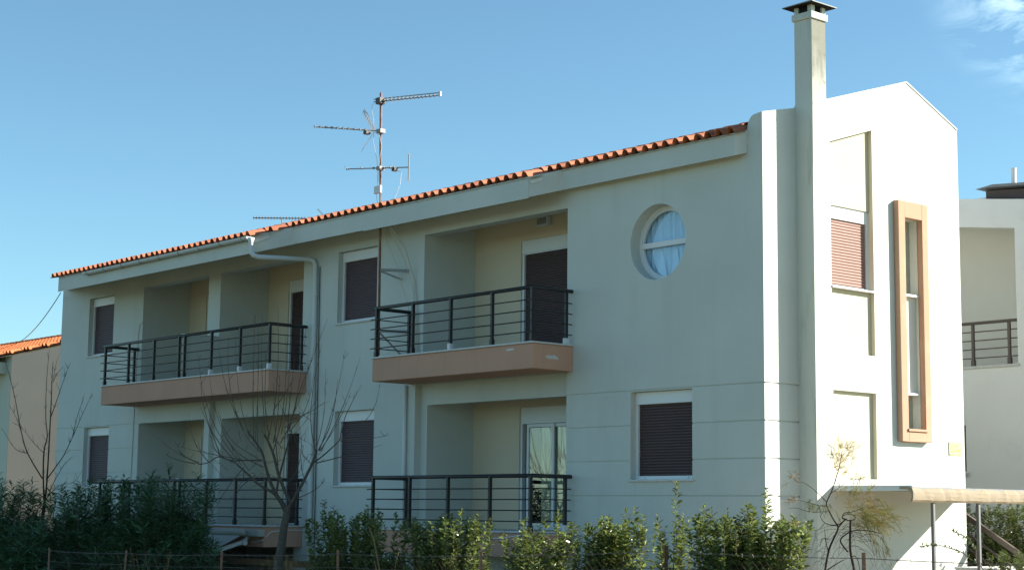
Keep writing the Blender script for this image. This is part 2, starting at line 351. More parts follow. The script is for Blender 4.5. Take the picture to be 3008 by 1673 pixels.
def depth_wall(rects, xs0, xs1, zs0, zs1, P, hole_reveal=0.25):
    xs = sorted({xs0, xs1, *[r[0] for r in rects], *[r[1] for r in rects]}); zs = sorted({zs0, zs1, *[r[2] for r in rects], *[r[3] for r in rects]})
    D = {}
    for i in range(len(xs)-1):
        for j in range(len(zs)-1):
            cx = (xs[i]+xs[i+1])/2; cz = (zs[j]+zs[j+1])/2; d = 0.0
            for r in rects:
                if r[0] < cx < r[1] and r[2] < cz < r[3]: d = r[4]
            D[i, j] = d
    mb = MB()
    def dd(v): return hole_reveal if v is None else (0.0 if v == 'round' else v)
    for (i, j), d in D.items():
        x0, x1, z0, z1 = xs[i], xs[i+1], zs[j], zs[j+1]
        if d not in (None, 'round'): mb.quad(P(x0, d, z0), P(x1, d, z0), P(x1, d, z1), P(x0, d, z1))
        e = D.get((i+1, j))
        if (i+1, j) in D and dd(e) != dd(d): mb.quad(P(x1, dd(d), z0), P(x1, dd(e), z0), P(x1, dd(e), z1), P(x1, dd(d), z1))
        e = D.get((i, j+1))
        if (i, j+1) in D and dd(e) != dd(d): mb.quad(P(x0, dd(d), z1), P(x1, dd(d), z1), P(x1, dd(e), z1), P(x0, dd(e), z1))
    return mb
mb = depth_wall(rects, XL, 0.0, ZG-0.1, 5.95, lambda x, d, z: (x, d, z))
# round opening: square-to-circle collar, cylindrical reveal
N = 48; cx, cz, cr = RW
def sq(t):
    c, s = math.cos(t), math.sin(t); k = q/max(abs(c), abs(s)); return (cx+c*k, 0, cz+s*k)
ang = sorted({2*math.pi*i/N for i in range(N)} | {math.pi/4+math.pi/2*i for i in range(4)})
for i in range(len(ang)):
    t0 = ang[i]; t1 = ang[(i+1) % len(ang)]
    c0 = (cx+cr*math.cos(t0), 0, cz+cr*math.sin(t0)); c1 = (cx+cr*math.cos(t1), 0, cz+cr*math.sin(t1))
    mb.quad(sq(t0), sq(t1), c1, c0)
    mb.quad(c0, c1, (c1[0], 0.27, c1[2]), (c0[0], 0.27, c0[2]))
front = part(mb, 'front_wall', M['plaster'])

# left end wall, back wall
mb = MB(); mb.poly([(XL, 0, ZG-0.1), (XL, 0, 5.95), (XL, YA, 6.95), (XL, YE, 6.5), (XL, YE, ZG-0.1)])
mb.quad((XL, YE, ZG-0.1), (XL, YE, 6.5), (W, YE, 6.5), (W, YE, ZG-0.1))
part(mb, 'back_wall', M['plaster'])

# gable end: return wall with grooves, parapet, gable wall with recesses
mb = depth_wall([(0, YR, k-0.011, k+0.011, 0.016) for k in GRO], 0, YR, ZG-0.1, 6.20, lambda y, d, z: (-d, y, z))
mb.poly([(0, 0, 6.20), (0, YR, 6.20), (0, YR, 6.566), (0, 0, 6.38)])
part(mb, 'return_wall', M['plaster'])
prof = [(-0.33, 5.90), (-0.30, 6.12), (-0.285, 6.21), (-0.26, 6.28), (-0.225, 6.33), (-0.17, 6.36), (0.0, 6.38), (0.0, 5.90)]
mb = MB(); k = len(prof)
back = [(x, YR+0.02, z+0.19 if z > 6 else z) for x, z in prof]; frontp = [(x, -0.002, z) for x, z in prof]
mb.poly(frontp[::-1])
for i in range(k-2): mb.quad(frontp[i], frontp[i+1], back[i+1], back[i])
mb.quad((-0.17, YR, 6.55), (0.0, YR, 6.57), (0.0, YA, ZA-0.004), (-0.17, YA, ZA-0.02)); mb.quad((-0.17, YR, 6.55), (-0.17, YA, ZA-0.02), (-0.33, YA, ZA-0.4), (-0.33, YR, 6.0))
part(mb, 'parapet', M['stained'])
RY = (1.20, 2.26)
def zg_top(y): return 6.566+(y-YR)*(ZA-6.566)/(YA-YR) if y < YA else ZA+(y-YA)*(ZE-ZA)/(YE-YA)
F0, F1, FZ0, FZ1 = 2.958, 3.417, 1.668, 5.06      # opening in the orange frame
gre = [(*RY, 0.87, 2.202, 0.07), (*RY, 2.782, 3.77, 0.07), (*RY, 3.77, 5.07, 0.15), (*RY, 5.07, 6.0, 0.07), (F0, F1, FZ0, FZ1, 0.16)]
mb = depth_wall(gre, YR, YE, ZG-0.1, 6.0, lambda y, d, z: (W-d, y, z))
# sloping top of the upper recess and the gable above z = 6
def gz(y): return 6.045+(y-RY[0])*0.325
d = 0.07
mb.poly([(W-d, RY[0], 6.0), (W-d, RY[1], 6.0), (W-d, RY[1], gz(RY[1])), (W-d, RY[0], gz(RY[0]))])
mb.quad((W, RY[0], gz(RY[0])), (W-d, RY[0], gz(RY[0])), (W-d, RY[1], gz(RY[1])), (W, RY[1], gz(RY[1])))
mb.quad((W, RY[1], 6.0), (W-d, RY[1], 6.0), (W-d, RY[1], gz(RY[1])), (W, RY[1], gz(RY[1])))
mb.quad((W, RY[0], 6.0), (W-d, RY[0], 6.0), (W-d, RY[0], gz(RY[0])), (W, RY[0], gz(RY[0])))
mb.poly([(W, YR, 6.0), (W, RY[0], 6.0), (W, RY[0], gz(RY[0])), (W, RY[0], zg_top(RY[0])), (W, YR, zg_top(YR))])
mb.poly([(W, RY[0], gz(RY[0])), (W, RY[1], gz(RY[1])), (W, RY[1], zg_top(RY[1])), (W, RY[0], zg_top(RY[0]))])
mb.poly([(W, RY[1], 6.0), (W, YE, 6.0), (W, YE, ZE), (W, YA, ZA), (W, RY[1], zg_top(RY[1])), (W, RY[1], gz(RY[1]))])
part(mb, 'gable_wall', M['plaster'])
# panels of the recesses in a paler cream
for (z0, z1, dd_) in ((.871, 2.201, .07), (2.783, 3.769, .07), (3.805, 5.069, .15), (5.072, gz(RY[1])-.002, .07)):
    mb = MB(); mb.quad((W-.001, RY[1]-.0025, z0), (W-dd_+.002, RY[1]-.0025, z0), (W-dd_+.002, RY[1]-.0025, z1), (W-.001, RY[1]-.0025, z1)); part(mb, 'recess_jamb', M['jamb'])
mb = MB(); e = 0.003
mb.quad((W-d+e, RY[0], 0.875), (W-d+e, RY[1], 0.875), (W-d+e, RY[1], 2.20), (W-d+e, RY[0], 2.20)); part(mb, 'recess_panel', M['pale_cream'])
mb = MB(); mb.quad((W-d+e, RY[0], 2.785), (W-d+e, RY[1], 2.785), (W-d+e, RY[1], 3.768), (W-d+e, RY[0], 3.768)); part(mb, 'recess_panel', M['pale_cream'])
mb = MB(); mb.poly([(W-d+e, RY[0], 5.072), (W-d+e, RY[1], 5.072), (W-d+e, RY[1], gz(RY[1])-.002), (W-d+e, RY[0], gz(RY[0])-.002)]); part(mb, 'recess_panel', M['pale_cream'])
mb = MB()
for (y0, z0, y1, z1) in ((YR, 6.566, YA, ZA), (YA, ZA, YE, ZE)):
    mb.prism([(y0, z0+0.002), (y1, z1+0.002), (y1, z1+0.03), (y0, z0+0.03)], 0, -0.02, W+0.012)
part(mb, 'gable_coping', M['plaster'])
mb = MB(); mb.quad((W, YE, ZG), (W, YE, ZE), (-0.3, YE, ZE), (-0.3, YE, ZG)); part(mb, 'gable_back', M['plaster'])

# chimney
mb = MB(); mb.box(0.0, W+0.004, YR-0.003, 1.127, ZG, 7.93)
ch = part(mb, 'chimney', M['stained'])
mb = MB(); mb.quad((W+.0065, YR+.001, 5.6), (W+.0065, 1.124, 5.6), (W+.0065, 1.124, 7.925), (W+.0065, YR+.001, 7.925)); part(mb, 'shade_stained_face', M['chimney_shade_stain'], ch)  # thin skin: soft shade on this face put into its colour, with stains
mb = MB(); mb.box(-0.03, W+0.034, YR-0.033, 1.16, 7.932, 8.04); part(mb, 'collar', M['stained'], ch, bevel=0.008)
for x in (0.0, W-0.07):
    for y in (YR, 1.127-0.08): mb = MB(); mb.box(x, x+0.075, y, y+0.085, 8.04, 8.17); part(mb, 'vent_pier', M['stained'], ch)
mb = MB(); mb.box(0.03, W-0.03, YR+0.03, 1.10, 8.0, 8.168); part(mb, 'flue', M['soot_shade'], ch)
mb = MB(); hx, cyc = 0.30, 0.957; z0, z1 = 8.148, 8.29
c4 = [(0.166-hx, cyc-hx), (0.166+hx, cyc-hx), (0.166+hx, cyc+hx), (0.166-hx, cyc+hx)]
for i in range(4):
    a, b = c4[i], c4[(i+1) % 4]
    mb.poly([(*a, z0+0.015), (*b, z0+0.015), (0.166, cyc, z1)]); mb.quad((*a, z0), (*b, z0), (*b, z0+0.015), (*a, z0+0.015))
part(mb, 'chimney_cap', M['chim_cap'], ch)
mb = MB(); mb.poly([(*p_, z0) for p_ in c4]); part(mb, 'cap_underside', M['soot_shade'], ch)  # underside blackened to stand for the shade beneath the cap

# loggias
def loggia(key, z0, z1):
    x0, x1 = LOG[key]; D = 1.25; zc = z1+0.28
    mb = MB()
    for x in (x0, x1): mb.quad((x, 0.25, z0), (x, D, z0), (x, D, zc), (x, 0.25, zc))
    mb.quad((x0, 0.25, z1), (x1, 0.25, z1), (x1, 0.25, zc), (x0, 0.25, zc)); mb.quad((x0, 0.25, zc), (x1, 0.25, zc), (x1, D, zc), (x0, D, zc))
    lg = part(mb, 'loggia', M['plaster'])
    mb = MB(); mb.quad((x0, -0.0, z0+0.004), (x1, -0.0, z0+0.004), (x1, D, z0+0.004), (x0, D, z0+0.004)); part(mb, 'floor', M['marble'], lg)
    dw = {'R': (-6.95, -4.95), 'L1': (-18.25, -16.9), 'L2': (-14.75, -13.5)}[key]; dz = z0+2.22
    mb = depth_wall([(*dw, z0, dz, 0.7 if (key == 'R' and z0 < 1) else 0.13)], x0, x1, z0, zc, lambda x, d_, z: (x, D+d_, z)); part(mb, 'back_wall', M['cream'], lg)
    return lg, dw, dz, D
def slats(parent, x0, x1, z0, z1, y, m_, P=None, pitch=0.046, name='slat'):
    """roller shutter: every slat an object that shares one curved profile"""
    prof = [(0.0, 0.0), (-0.006, 0.006), (-0.0095, 0.018), (-0.008, 0.032), (-0.002, 0.041), (0.0, 0.044)]
    mb = MB(); w = x1-x0
    for (a, b) in zip(prof[:-1], prof[1:]):
        if P: mb.quad((-a[0], 0, a[1]), (-a[0], w, a[1]), (-b[0], w, b[1]), (-b[0], 0, b[1]))
        else: mb.quad((0, a[0], a[1]), (w, a[0], a[1]), (w, b[0], b[1]), (0, b[0], b[1]))
    me = mb.mesh(name); me.materials.append(m_); nn = int((z1-z0)/pitch); inv = wm(parent).inverted()
    for i in range(nn+1):
        z = z0+i*pitch
        if z > z1-0.02: break
        o = bpy.data.objects.new(name, me); o.parent = parent; o.matrix_parent_inverse = inv
        o.location = (y, x0, z) if P else (x0, y, z); col.objects.link(o)
def shutter_backing(parent, x0, x1, z0, z1, y, m_):
    mb = MB(); mb.quad((x0, y, z0), (x1, y, z0), (x1, y, z1), (x0, y, z1)); return part(mb, 'shutter_backing', m_, parent)

def window(key, z0, z1, smat):
    x0, x1 = WIN[key]; y = 0.115
    fr = MB(); bt = 0.055
    fr.ring(x0+.002, x1-.002, z0+.029, z1-.002, bt, y, y+0.07, tb=.03)
    f = part(fr, 'window', M['white_alu'])
    mb = MB(); mb.box(x0+.004, x1-.004, y-0.012, y+0.09, z1-0.20, z1-.004); part(mb, 'shutter_box', M['white_alu'], f, bevel=0.006)
    slats(f, x0+bt, x1-bt, z0+0.085, z1-0.2, y+0.045, smat); shutter_backing(f, x0+bt-.01, x1-bt+.01, z0+0.08, z1-0.19, y+0.048, smat)
    mb = MB(); mb.box(x0+bt, x1-bt, y+.01, y+0.06, z0+0.03, z0+0.088)
    for xx in (x0+0.2, x1-0.2): mb.tube([(xx, y+.012, z0+0.058), (xx, y-0.012, z0+0.058)], 0.016, 8)
    part(mb, 'bottom_rail', M['white_alu'], f)
    mb = MB(); mb.box(x0-0.035, x1+0.035, -0.035, 0.23, z0-0.004, z0+0.028); part(mb, 'sill', M['marble'], f, bevel=0.004)
    return f
for k in ('A', 'C'): window(k, *ZU, M['shutter2'])
for k in ('A', 'C', 'D'): window(k, *ZLW[k], M['shutter'] if k == 'D' else M['shutter2'])

for key in LOG:
    for (z0, z1) in (ZLU, ZLL):
        lg, dw, dz, D = loggia(key, z0, z1)
        x0, x1 = dw; y = D+0.03
        if key == 'R' and z0 < 1:      # sliding glass door with curtain
            dr = MB(); dr.box(x0+.002, x1-.002, y, y+0.09, dz-0.25, dz-.002); f = part(dr, 'glass_door', M['white_alu'])
            mb = MB()
            mb.ring(x0+.002, x1-.002, z0+.006, dz-.252, .05, y, y+.09)
            part(mb, 'door_frame', M['white_alu'], f)
            for i, (a, b) in enumerate(((x0+.16, x0+.90), (x0+.82, x1-.06))):
                yy = y+.012+.035*i; mb = MB()
                mb.ring(a, b, z0+.06, dz-.31, .06, yy, yy+.03)
                part(mb, 'sash', M['white_alu'], f)
                mb = MB(); mb.box(a+.06, b-.06, yy+.012, yy+.018, z0+.12, dz-.38); part(mb, 'pane', M['door_glass'], f)
            mb = MB()
            for i in range(78):
                xa = x0+.44+i*.018; xb = xa+.02; ya = y+.13+.022*math.sin(i*1.1); yb = y+.13+.022*math.sin((i+1)*1.1)
                sp = 0.0 if i > 18 else 0.0
                mb.quad((xa, ya, z0+.05), (xb, yb, z0+.05), (xb, yb, dz-.33), (xa, ya, dz-.33))
            part(mb, 'curtain', M['door_curtain'], f)
            mb = MB(); mb.quad((x0+.005, y+.64, z0+.01), (x1-.005, y+.64, z0+.01), (x1-.005, y+.64, dz-.01), (x0+.005, y+.64, dz-.01)); mb.quad((x0+.004, y+.1, z0+.01), (x0+.004, y+.64, z0+.01), (x0+.004, y+.64, dz-.01), (x0+.004, y+.1, dz-.01)); part(mb, 'dark_room', M['dark_room'], f)
        else:
            dr = MB(); dr.box(x0+.002, x1-.002, y-0.01, y+0.09, dz-0.24, dz-.002); f = part(dr, 'shutter_door', M['white_alu'])
            mb = MB(); mb.ring(x0+.002, x1-.002, z0+.006, dz-.242, .058, y, y+.08, tb=.02); part(mb, 'door_frame', M['white_alu'], f)
            slats(f, x0+.06, x1-.06, z0+.02, dz-.24, y+.05, M['shutter']); shutter_backing(f, x0+.05, x1-.05, z0+.01, dz-.23, y+.053, M['shutter'])

# cellar bay below the left balcony
mb = MB(); x0, x1 = -18.9, -12.4
mb.quad((x0, 0, ZG), (x0, 3, ZG), (x0, 3, -.43), (x0, 0, -.43)); mb.quad((x1, 0, ZG), (x1, 3, ZG), (x1, 3, -.43), (x1, 0, -.43)); mb.quad((x0, 3, ZG), (x1, 3, ZG), (x1, 3, -.43), (x0, 3, -.43)); mb.quad((x0, 0, -.43), (x1, 0, -.43), (x1, 3, -.43), (x0, 3, -.43))
part(mb, 'cellar_bay', M['plaster'])

# balconies
def balcony(x0, x1, zt, zb, posts, divider=None, shoes=()):
    yb = -0.905
    mb = MB(); mb.box(x0, x1, yb, 0.0-0.002, zb, zt-0.03); s = part(mb, 'balcony', M['salmon'], bevel=.010)
    mb = MB(); mb.box(x0-0.025, x1+0.025, yb-0.03, -0.001, zt-0.028, zt+0.002); part(mb, 'coping', M['marble'], s, bevel=0.004)
    yr = -0.885; zr = zt+0.93; hx0, hx1 = x0+0.03, x1-0.03
    r_ = MB()
    r_.tube([(hx0, 0.045, zr-.027), (hx0, yr, zr-.027), (hx1, yr, zr-.027), (hx1, 0.045, zr-.027)], 0.034, 10)
    rail = part(r_, 'railing', M['iron'], smooth=True)
    for i in range(4):
        z = zt+0.16+i*0.178; mb = MB()
        mb.tube([(hx0-0.09, yr-0.03, z), (hx1+0.0, yr-0.03, z)], 0.0105, 6); part(mb, 'bar', M['iron'], rail)
        for hx_, ye_ in ((hx0, -.06), (hx1, -.01)): mb = MB(); mb.tube([(hx_, yr, z+.004), (hx_, ye_, z+.004)], 0.0105, 6); part(mb, 'side_bar', M['iron'], rail)
    for i, p in enumerate(posts):
        px, py = p if isinstance(p, tuple) else (p, yr)
        mb = MB(); mb.box(px-.022, px+.022, py-.028, py+.028, zt+.002, zr-.03); mb.box(px-.03, px+.03, py-.036, py+.036, zt+.002, zt+.10)
        part(mb, 'post', M['iron'], rail)
    for (px, py) in shoes:
        mb = MB(); mb.box(px-.036, px+.036, py-.042, py+.042, zt+.003, zt+.105); part(mb, 'post_shoe', M['pvc_white'], rail)
    if divider:
        mb = MB(); mb.box(divider-.06, divider+.06, -0.84, -0.003, zt+.003, zt+.93); part(mb, 'divider_wall', M['plaster'], s)
        mb = MB(); mb.box(divider-.08, divider+.08, -0.855, -0.002, zt+.932, zt+.955); part(mb, 'divider_coping', M['marble'], s)
    return s
UL = [-19.05, -17.94, -16.79, -15.70, -15.47, -14.36, -13.23, -12.13, (-19.1, -.12), (-12.13, -.12)]
UR = [-8.53, -7.44, -6.36, -5.24, -4.22, (-8.55, -.12), (-4.22, -.12)]
balcony(-19.156, -12.101, S1, 2.654, UL, -15.6, [(-13.23, -.885), (-12.13, -.885), (-14.36, -.885)])
balcony(-19.156, -12.101, 0.0, -0.426, UL, -15.6)
balcony(-8.617, -4.175, S1, 2.654, UR, None, [(-6.36, -.885), (-4.22, -.12)])
balcony(-8.617, -4.175, 0.0, -0.426, UR, None, [(-4.22, -.12)])
# bare plaster patches where the paint came off the upper right balcony
def patch(pts, name='bare_patch'):
    mb = MB(); mb.poly(pts); return part(mb, name, M['marble'])
def blob(cx, cz, rx, rz, k, seed):
    r = random.Random(seed); return [(cx+rx*math.cos(2*math.pi*i/k)*r.uniform(.55, 1.1), cz+rz*math.sin(2*math.pi*i/k)*r.uniform(.5, 1.1)) for i in range(k)]
patch([(-4.1735, y_, z_) for y_, z_ in blob(-0.47, 2.86, 0.17, 0.045, 16, 3)])
patch([(x_, -0.907, z_) for x_, z_ in blob(-4.75, 2.99, 0.13, 0.025, 14, 5)])

# round window
f = MB()
def ring(mb, r0, r1, y0, y1, n=48):
    for i in range(n):
        t0, t1 = 2*math.pi*i/n, 2*math.pi*(i+1)/n
        p = lambda r, t, y: (cx+r*math.cos(t), y, cz+r*math.sin(t))
        mb.quad(p(r0, t0, y0), p(r1, t0, y0), p(r1, t1, y0), p(r0, t1, y0)); mb.quad(p(r0, t0, y0), p(r0, t1, y0), p(r0, t1, y1), p(r0, t0, y1)); mb.quad(p(r1, t0, y0), p(r1, t1, y0), p(r1, t1, y1), p(r1, t0, y1))
ring(f, cr-0.055, cr-0.001, 0.21, 0.27); rw = part(f, 'round_window', M['white_alu'])
mb = MB(); ring(mb, cr-0.085, cr-0.055, 0.225, 0.27); part(mb, 'round_sash', M['white_alu'], rw)
mb = MB(); mb.box(cx-cr+.05, cx+cr-.05, 0.205, 0.26, cz-0.045, cz+0.045); part(mb, 'cross_bar', M['white_alu'], rw, bevel=0.005)
mb = MB(); mb.poly([(cx+(cr-.07)*math.cos(2*math.pi*i/48), 0.262, cz+(cr-.07)*math.sin(2*math.pi*i/48)) for i in range(48)]); part(mb, 'pane', M['glass'], rw)
mb = MB(); nf = 120
for i in range(nf):
    xa = cx-.60+i*1.26/nf; xb = xa+1.26/nf
    ya = 0.335+.032*math.sin(i*.55+.9*math.sin(i*.13))+.016*math.sin(i*1.7); yb = 0.335+.032*math.sin((i+1)*.55+.9*math.sin((i+1)*.13))+.016*math.sin((i+1)*1.7)
    mb.quad((xa, ya, cz-.75), (xb, yb, cz-.75), (xb, yb, cz+.75), (xa, ya, cz+.75))
part(mb, 'curtain', M['blue_curtain'], rw, smooth=True)
for s_ in (-.18, .14, .42):                      # gathered lower swags
    mb = MB(); x_ = cx+s_
    for i in range(14):
        t0, t1 = -1+2*i/14, -1+2*(i+1)/14
        mb.poly([(x_+.02*t0, .288, cz-.10), (x_+.02*t1, .288, cz-.10), (x_+.17*t1, .292-.014*(i % 2), cz-.72), (x_+.17*t0, .292-.014*((i+1) % 2), cz-.72)])
    part(mb, 'curtain_swag', M['blue_curtain'], rw)
mb = MB(); mb.box(cx-.9, cx+.9, 0.275, 1.2, cz-.9, cz+.9); o = part(mb, 'dark_room', M['dark_room'], rw)
me = o.data                                        # open the side that faces the window
import bmesh
bm = bmesh.new(); bm.from_mesh(me); bmesh.ops.delete(bm, geom=[f_ for f_ in bm.faces if all(abs(v.co.y-0.275) < 1e-4 for v in f_.verts)], context='FACES_ONLY'); bm.to_mesh(me); bm.free()

# window in the gable wall
xg = W-0.15
mb = MB(); mb.ring(RY[0]+.002, RY[1]-.002, 3.804, 5.066, .055, xg+.002, xg+.055, 0, .03); gw = part(mb, 'window', M['white_alu'])
mb = MB(); mb.box(xg+.002, xg+.06, RY[0]+.05, RY[1]-.06, 4.87, 5.05); part(mb, 'shutter_box', M['white_alu'], gw, bevel=.005)
slats(gw, RY[0]+.05, RY[1]-.06, 3.85, 4.87, xg+.022, M['shutter_faded'], P=True)
mb = MB(); mb.quad((xg+.018, RY[0]+.04, 3.8), (xg+.018, RY[1]-.05, 3.8), (xg+.018, RY[1]-.05, 4.88), (xg+.018, RY[0]+.04, 4.88)); part(mb, 'shutter_backing', M['shutter'], gw)
mb = MB(); mb.box(xg+.004, W+.02, RY[0]+.002, RY[1]+.02, 3.772, 3.802); part(mb, 'sill', M['marble'], gw, bevel=.004)
# orange frame with slit window
mb = MB(); fx = 0.435; a0, a1, b0, b1 = 2.787, 3.574, 1.479, 5.326
mb.box(W+.001, fx, a0, F0, b0, b1); mb.box(W+.001, fx, F1, a1, b0, b1); mb.box(W+.001, fx, F0, F1, b0, FZ0); mb.box(W+.001, fx, F0, F1, FZ1, b1)
of = part(mb, 'slit_window_frame', M['orange_plaster'], bevel=.008)
xi = W-0.15
mb = MB(); mb.quad((xi, F0, FZ0), (xi, F1, FZ0), (xi, F1, FZ1), (xi, F0, FZ1)); part(mb, 'pane', M['frost'], of)
mb = MB(); mb.box(xi+.002, xi+.10, F0+.002, F1-.002, 2.26, 3.80); part(mb, 'spandrel', M['plaster'], of)
mb = MB(); mb.box(xi+.002, W+.03, F0+.002, F1-.03, 3.805, 3.84); mb.box(xi+.002, W+.02, F0+.002, F1-.03, 2.225, 2.255); part(mb, 'ledge', M['white_alu'], of)
mb = MB(); mb.box(W+.03, fx+.025, F0-.03, F1+.03, FZ0-.025, FZ0+.012); part(mb, 'sill', M['orange_plaster'], of)

# brass plaque with writing
pq = MB(); pq.box(W+.004, W+.014, 4.16, 4.51, 1.305, 1.520); pl = pq.build('brass_plaque', M['brass']); tag(pl, 'small square brass plaque screwed to the sunlit gable wall', 'plaque')
def ink(y0, y1, z0, z1, m_, name='mark'):
    mb = MB(); mb.box(W+.0142, W+.0155, y0, y1, z0, z1); o = mb.build(name, m_, pl)
    return o
for (yy, zz) in ((4.172, 1.508), (4.498, 1.50), (4.174, 1.318), (4.498, 1.316)): ink(yy-.006, yy+.006, zz-.006, zz+.006, M['ink'], 'screw')
for (y0, y1, z) in ((4.20, 4.245, 1.478), (4.185, 4.255, 1.437), (4.20, 4.25, 1.392)): ink(y0, y1, z, z+.004, M['ink'], 'emblem_line')
for (y, z0, z1) in ((4.20, 1.44, 1.475), (4.245, 1.44, 1.475), (4.192, 1.396, 1.434), (4.25, 1.396, 1.434)): ink(y, y+.003, z0, z1, M['ink'], 'emblem_line')
def text(s, y, z, size, m_, name='lettering'):
    cu = bpy.data.curves.new(name, 'FONT'); cu.body = s; cu.size = size; cu.extrude = 0.0006
    to = bpy.data.objects.new(name, cu); dg = bpy.context.evaluated_depsgraph_get(); col.objects.link(to); dg.update()
    me = bpy.data.meshes.new_from_object(to.evaluated_get(dg)); col.objects.unlink(to); bpy.data.objects.remove(to)
    me.transform(Matrix(((0, 0, 1, W+.0150), (1, 0, 0, y), (0, 1, 0, z), (0, 0, 0, 1)))); me.materials.clear(); me.materials.append(m_)
    o = bpy.data.objects.new(name, me); o.parent = pl; col.objects.link(o)
text('Vas', 4.31, 1.436, 0.055, M['ink']); text('ARTIKI 1', 4.305, 1.365, 0.050, M['ink_red']); text('FLOX', 4.195, 1.352, 0.034, M['ink'])

# roof: fascia, soffit, tiles
EL, EM = 1.377, 0.64
EAVE = [(-23.05, 0.0), (-20.63, -EL), (-12.175, -EL), (-11.75, -EM), (-4.607, -EM), (-4.25, -0.2), (-0.374, -0.2), (-0.298, -0.003)]
def fz(y): return 5.725+ROOFK*(y+0.2)          # fascia bottom
mb = MB(); th = 0.10
for i in range(len(EAVE)-1):
    (xa, ya), (xb, yb) = EAVE[i], EAVE[i+1]
    za, zb = fz(ya), fz(yb); ta, tb = roof_z(ya)-.006, roof_z(yb)-.006
    mb.quad((xa, ya, za), (xb, yb, zb), (xb, yb, tb), (xa, ya, ta))
    if yb <= -0.1 or ya <= -0.1:
        mb.quad((xa, ya, za), (xb, yb, zb), (xb, 0.0, fz(0)), (xa, 0.0, fz(0)))
fa = part(mb, 'fascia', M['plaster'])
# slim plaster joint in the fascia beside the aerial mast
mb = MB(); mb.box(-9.36, -4.615, -EM-.007, -EM-.001, fz(-EM)-.018, roof_z(-EM)-.05); part(mb, 'fascia_facing', M['plaster'])
PW = 0.2262; LT = 0.46; PITCH = 0.39
phi = math.atan(ROOFK)
def tile_geo():
    prof = [(0.0, 0.006), (0.02, 0.0), (0.070, 0.0), (0.082, 0.024), (0.099, 0.058), (0.124, 0.082), (0.153, 0.091), (0.182, 0.082), (0.207, 0.058), (0.223, 0.022), (0.237, 0.002)]
    t = 0.013; V = []; F = []; k = len(prof)
    for (yy, dz) in ((0.0, 0.030), (LT, 0.0)):
        for (x, z) in prof: V.append((x, yy, z+dz))
        for (x, z) in prof: V.append((x, yy, z+dz-t))
    for i in range(k-1):
        F.append((i, i+1, 2*k+i+1, 2*k+i)); F.append((k+i+1, k+i, 3*k+i, 3*k+i+1)); F.append((k+i, k+i+1, i+1, i))
    F.append((0, 2*k, 3*k, k)); F.append((k-1, 2*k-1, 4*k-1, 3*k-1))
    return np.array(V), F
TV, TF = tile_geo()
Rx = np.array([[1, 0, 0], [0, math.cos(phi), -math.sin(phi)], [0, math.sin(phi), math.cos(phi)]])
tm = bpy.data.meshes.new('tile'); tm.from_pydata([tuple(v) for v in TV@Rx.T], [], TF); tm.materials.append(M['tile'])
def eave_y(x):
    for i in range(len(EAVE)-1):
        (xa, ya), (xb, yb) = EAVE[i], EAVE[i+1]
        if xa <= x <= xb: return ya+(yb-ya)*(x-xa)/(xb-xa)
    return -1.2
roofbase = MB()
for (x0, x1, y0) in ((-20.7, -11.95, -EL-.02), (-23.1, -20.6, -0.3), (-12.0, -4.45, -EM-.02), (-4.5, -0.30, -0.22)):
    roofbase.quad((x0, y0, roof_z(y0)-.028), (x1, y0, roof_z(y0)-.028), (x1, YA, roof_z(YA)-.028), (x0, YA, roof_z(YA)-.028))
roofbase.quad((-23.25, YA, roof_z(YA)-.02), (-.28, YA, roof_z(YA)-.02), (-.28, YE+.3, 6.55), (-23.25, YE+.3, 6.55))
roof = part(roofbase, 'roof', M['mortar'], fix=False)
inv = wm(roof).inverted()
rows = [-1.45+PITCH*k for k in range(13)]
cand = []
ncol = int((23.30-0.30)/PW)
for c in range(ncol):
    x = -0.318-PW*(c+1); xm = x+PW/2
    ye = eave_y(xm) if xm > -23.05 else 0.0
    if -20.85 < xm < -20.63: ye = -EL
    first = None
    for k, y in enumerate(rows):
        if y < ye-0.14: continue
        if y > YA-0.05: break
        if first is None: first = k
        cand.append((k-first, x, y))
cand.sort(key=lambda t: (t[0], -t[1]))
JV = []; JF = []
for idx, (lv, x, y) in enumerate(cand):
    jx, jz = random.uniform(-.004, .004), random.uniform(-.003, .004); zz = roof_z(y)-.012+jz
    if idx < 300:
        o = bpy.data.objects.new('tile', tm); o.parent = roof; o.matrix_parent_inverse = inv; o.location = (x+jx, y+random.uniform(-.006, .006), zz); o.rotation_euler = (random.uniform(-.02, .02), random.uniform(-.02, .02), random.uniform(-.02, .02)); col.objects.link(o)
    else:
        nb = len(JV)*len(TV); JV.append(TV@Rx.T+np.array((x+jx, y, zz))); JF += [tuple(nb+i for i in f_) for f_ in TF]
me = bpy.data.meshes.new('upper_tiles'); me.from_pydata([tuple(v) for v in np.concatenate(JV)], [], JF); me.materials.append(M['tile'])
o = bpy.data.objects.new('upper_tiles', me); o.parent = roof; o.matrix_parent_inverse = inv; col.objects.link(o); o['kind'] = 'stuff'
# ridge tiles on a mortar bed
mb = MB(); mb.box(-23.2, -.3, YA-.11, YA+.11, roof_z(YA)-.05, roof_z(YA)+.075); part(mb, 'ridge_mortar', M['mortar'], roof)
mb = MB()
for i in range(10):
    t0, t1 = math.pi*i/10, math.pi*(i+1)/10
    mb.quad((0, -.11*math.cos(t0), .10*math.sin(t0)), (.40, -.10*math.cos(t0), .085*math.sin(t0)), (.40, -.10*math.cos(t1), .085*math.sin(t1)), (0, -.11*math.cos(t1), .10*math.sin(t1)))
rm = mb.mesh('ridge_tile'); rm.materials.append(M['tile'])
for i in range(62):
    o = bpy.data.objects.new('ridge_tile', rm); o.parent = roof; o.matrix_parent_inverse = inv; o.location = (-23.2+i*.37, YA, roof_z(YA)+.055); col.objects.link(o)
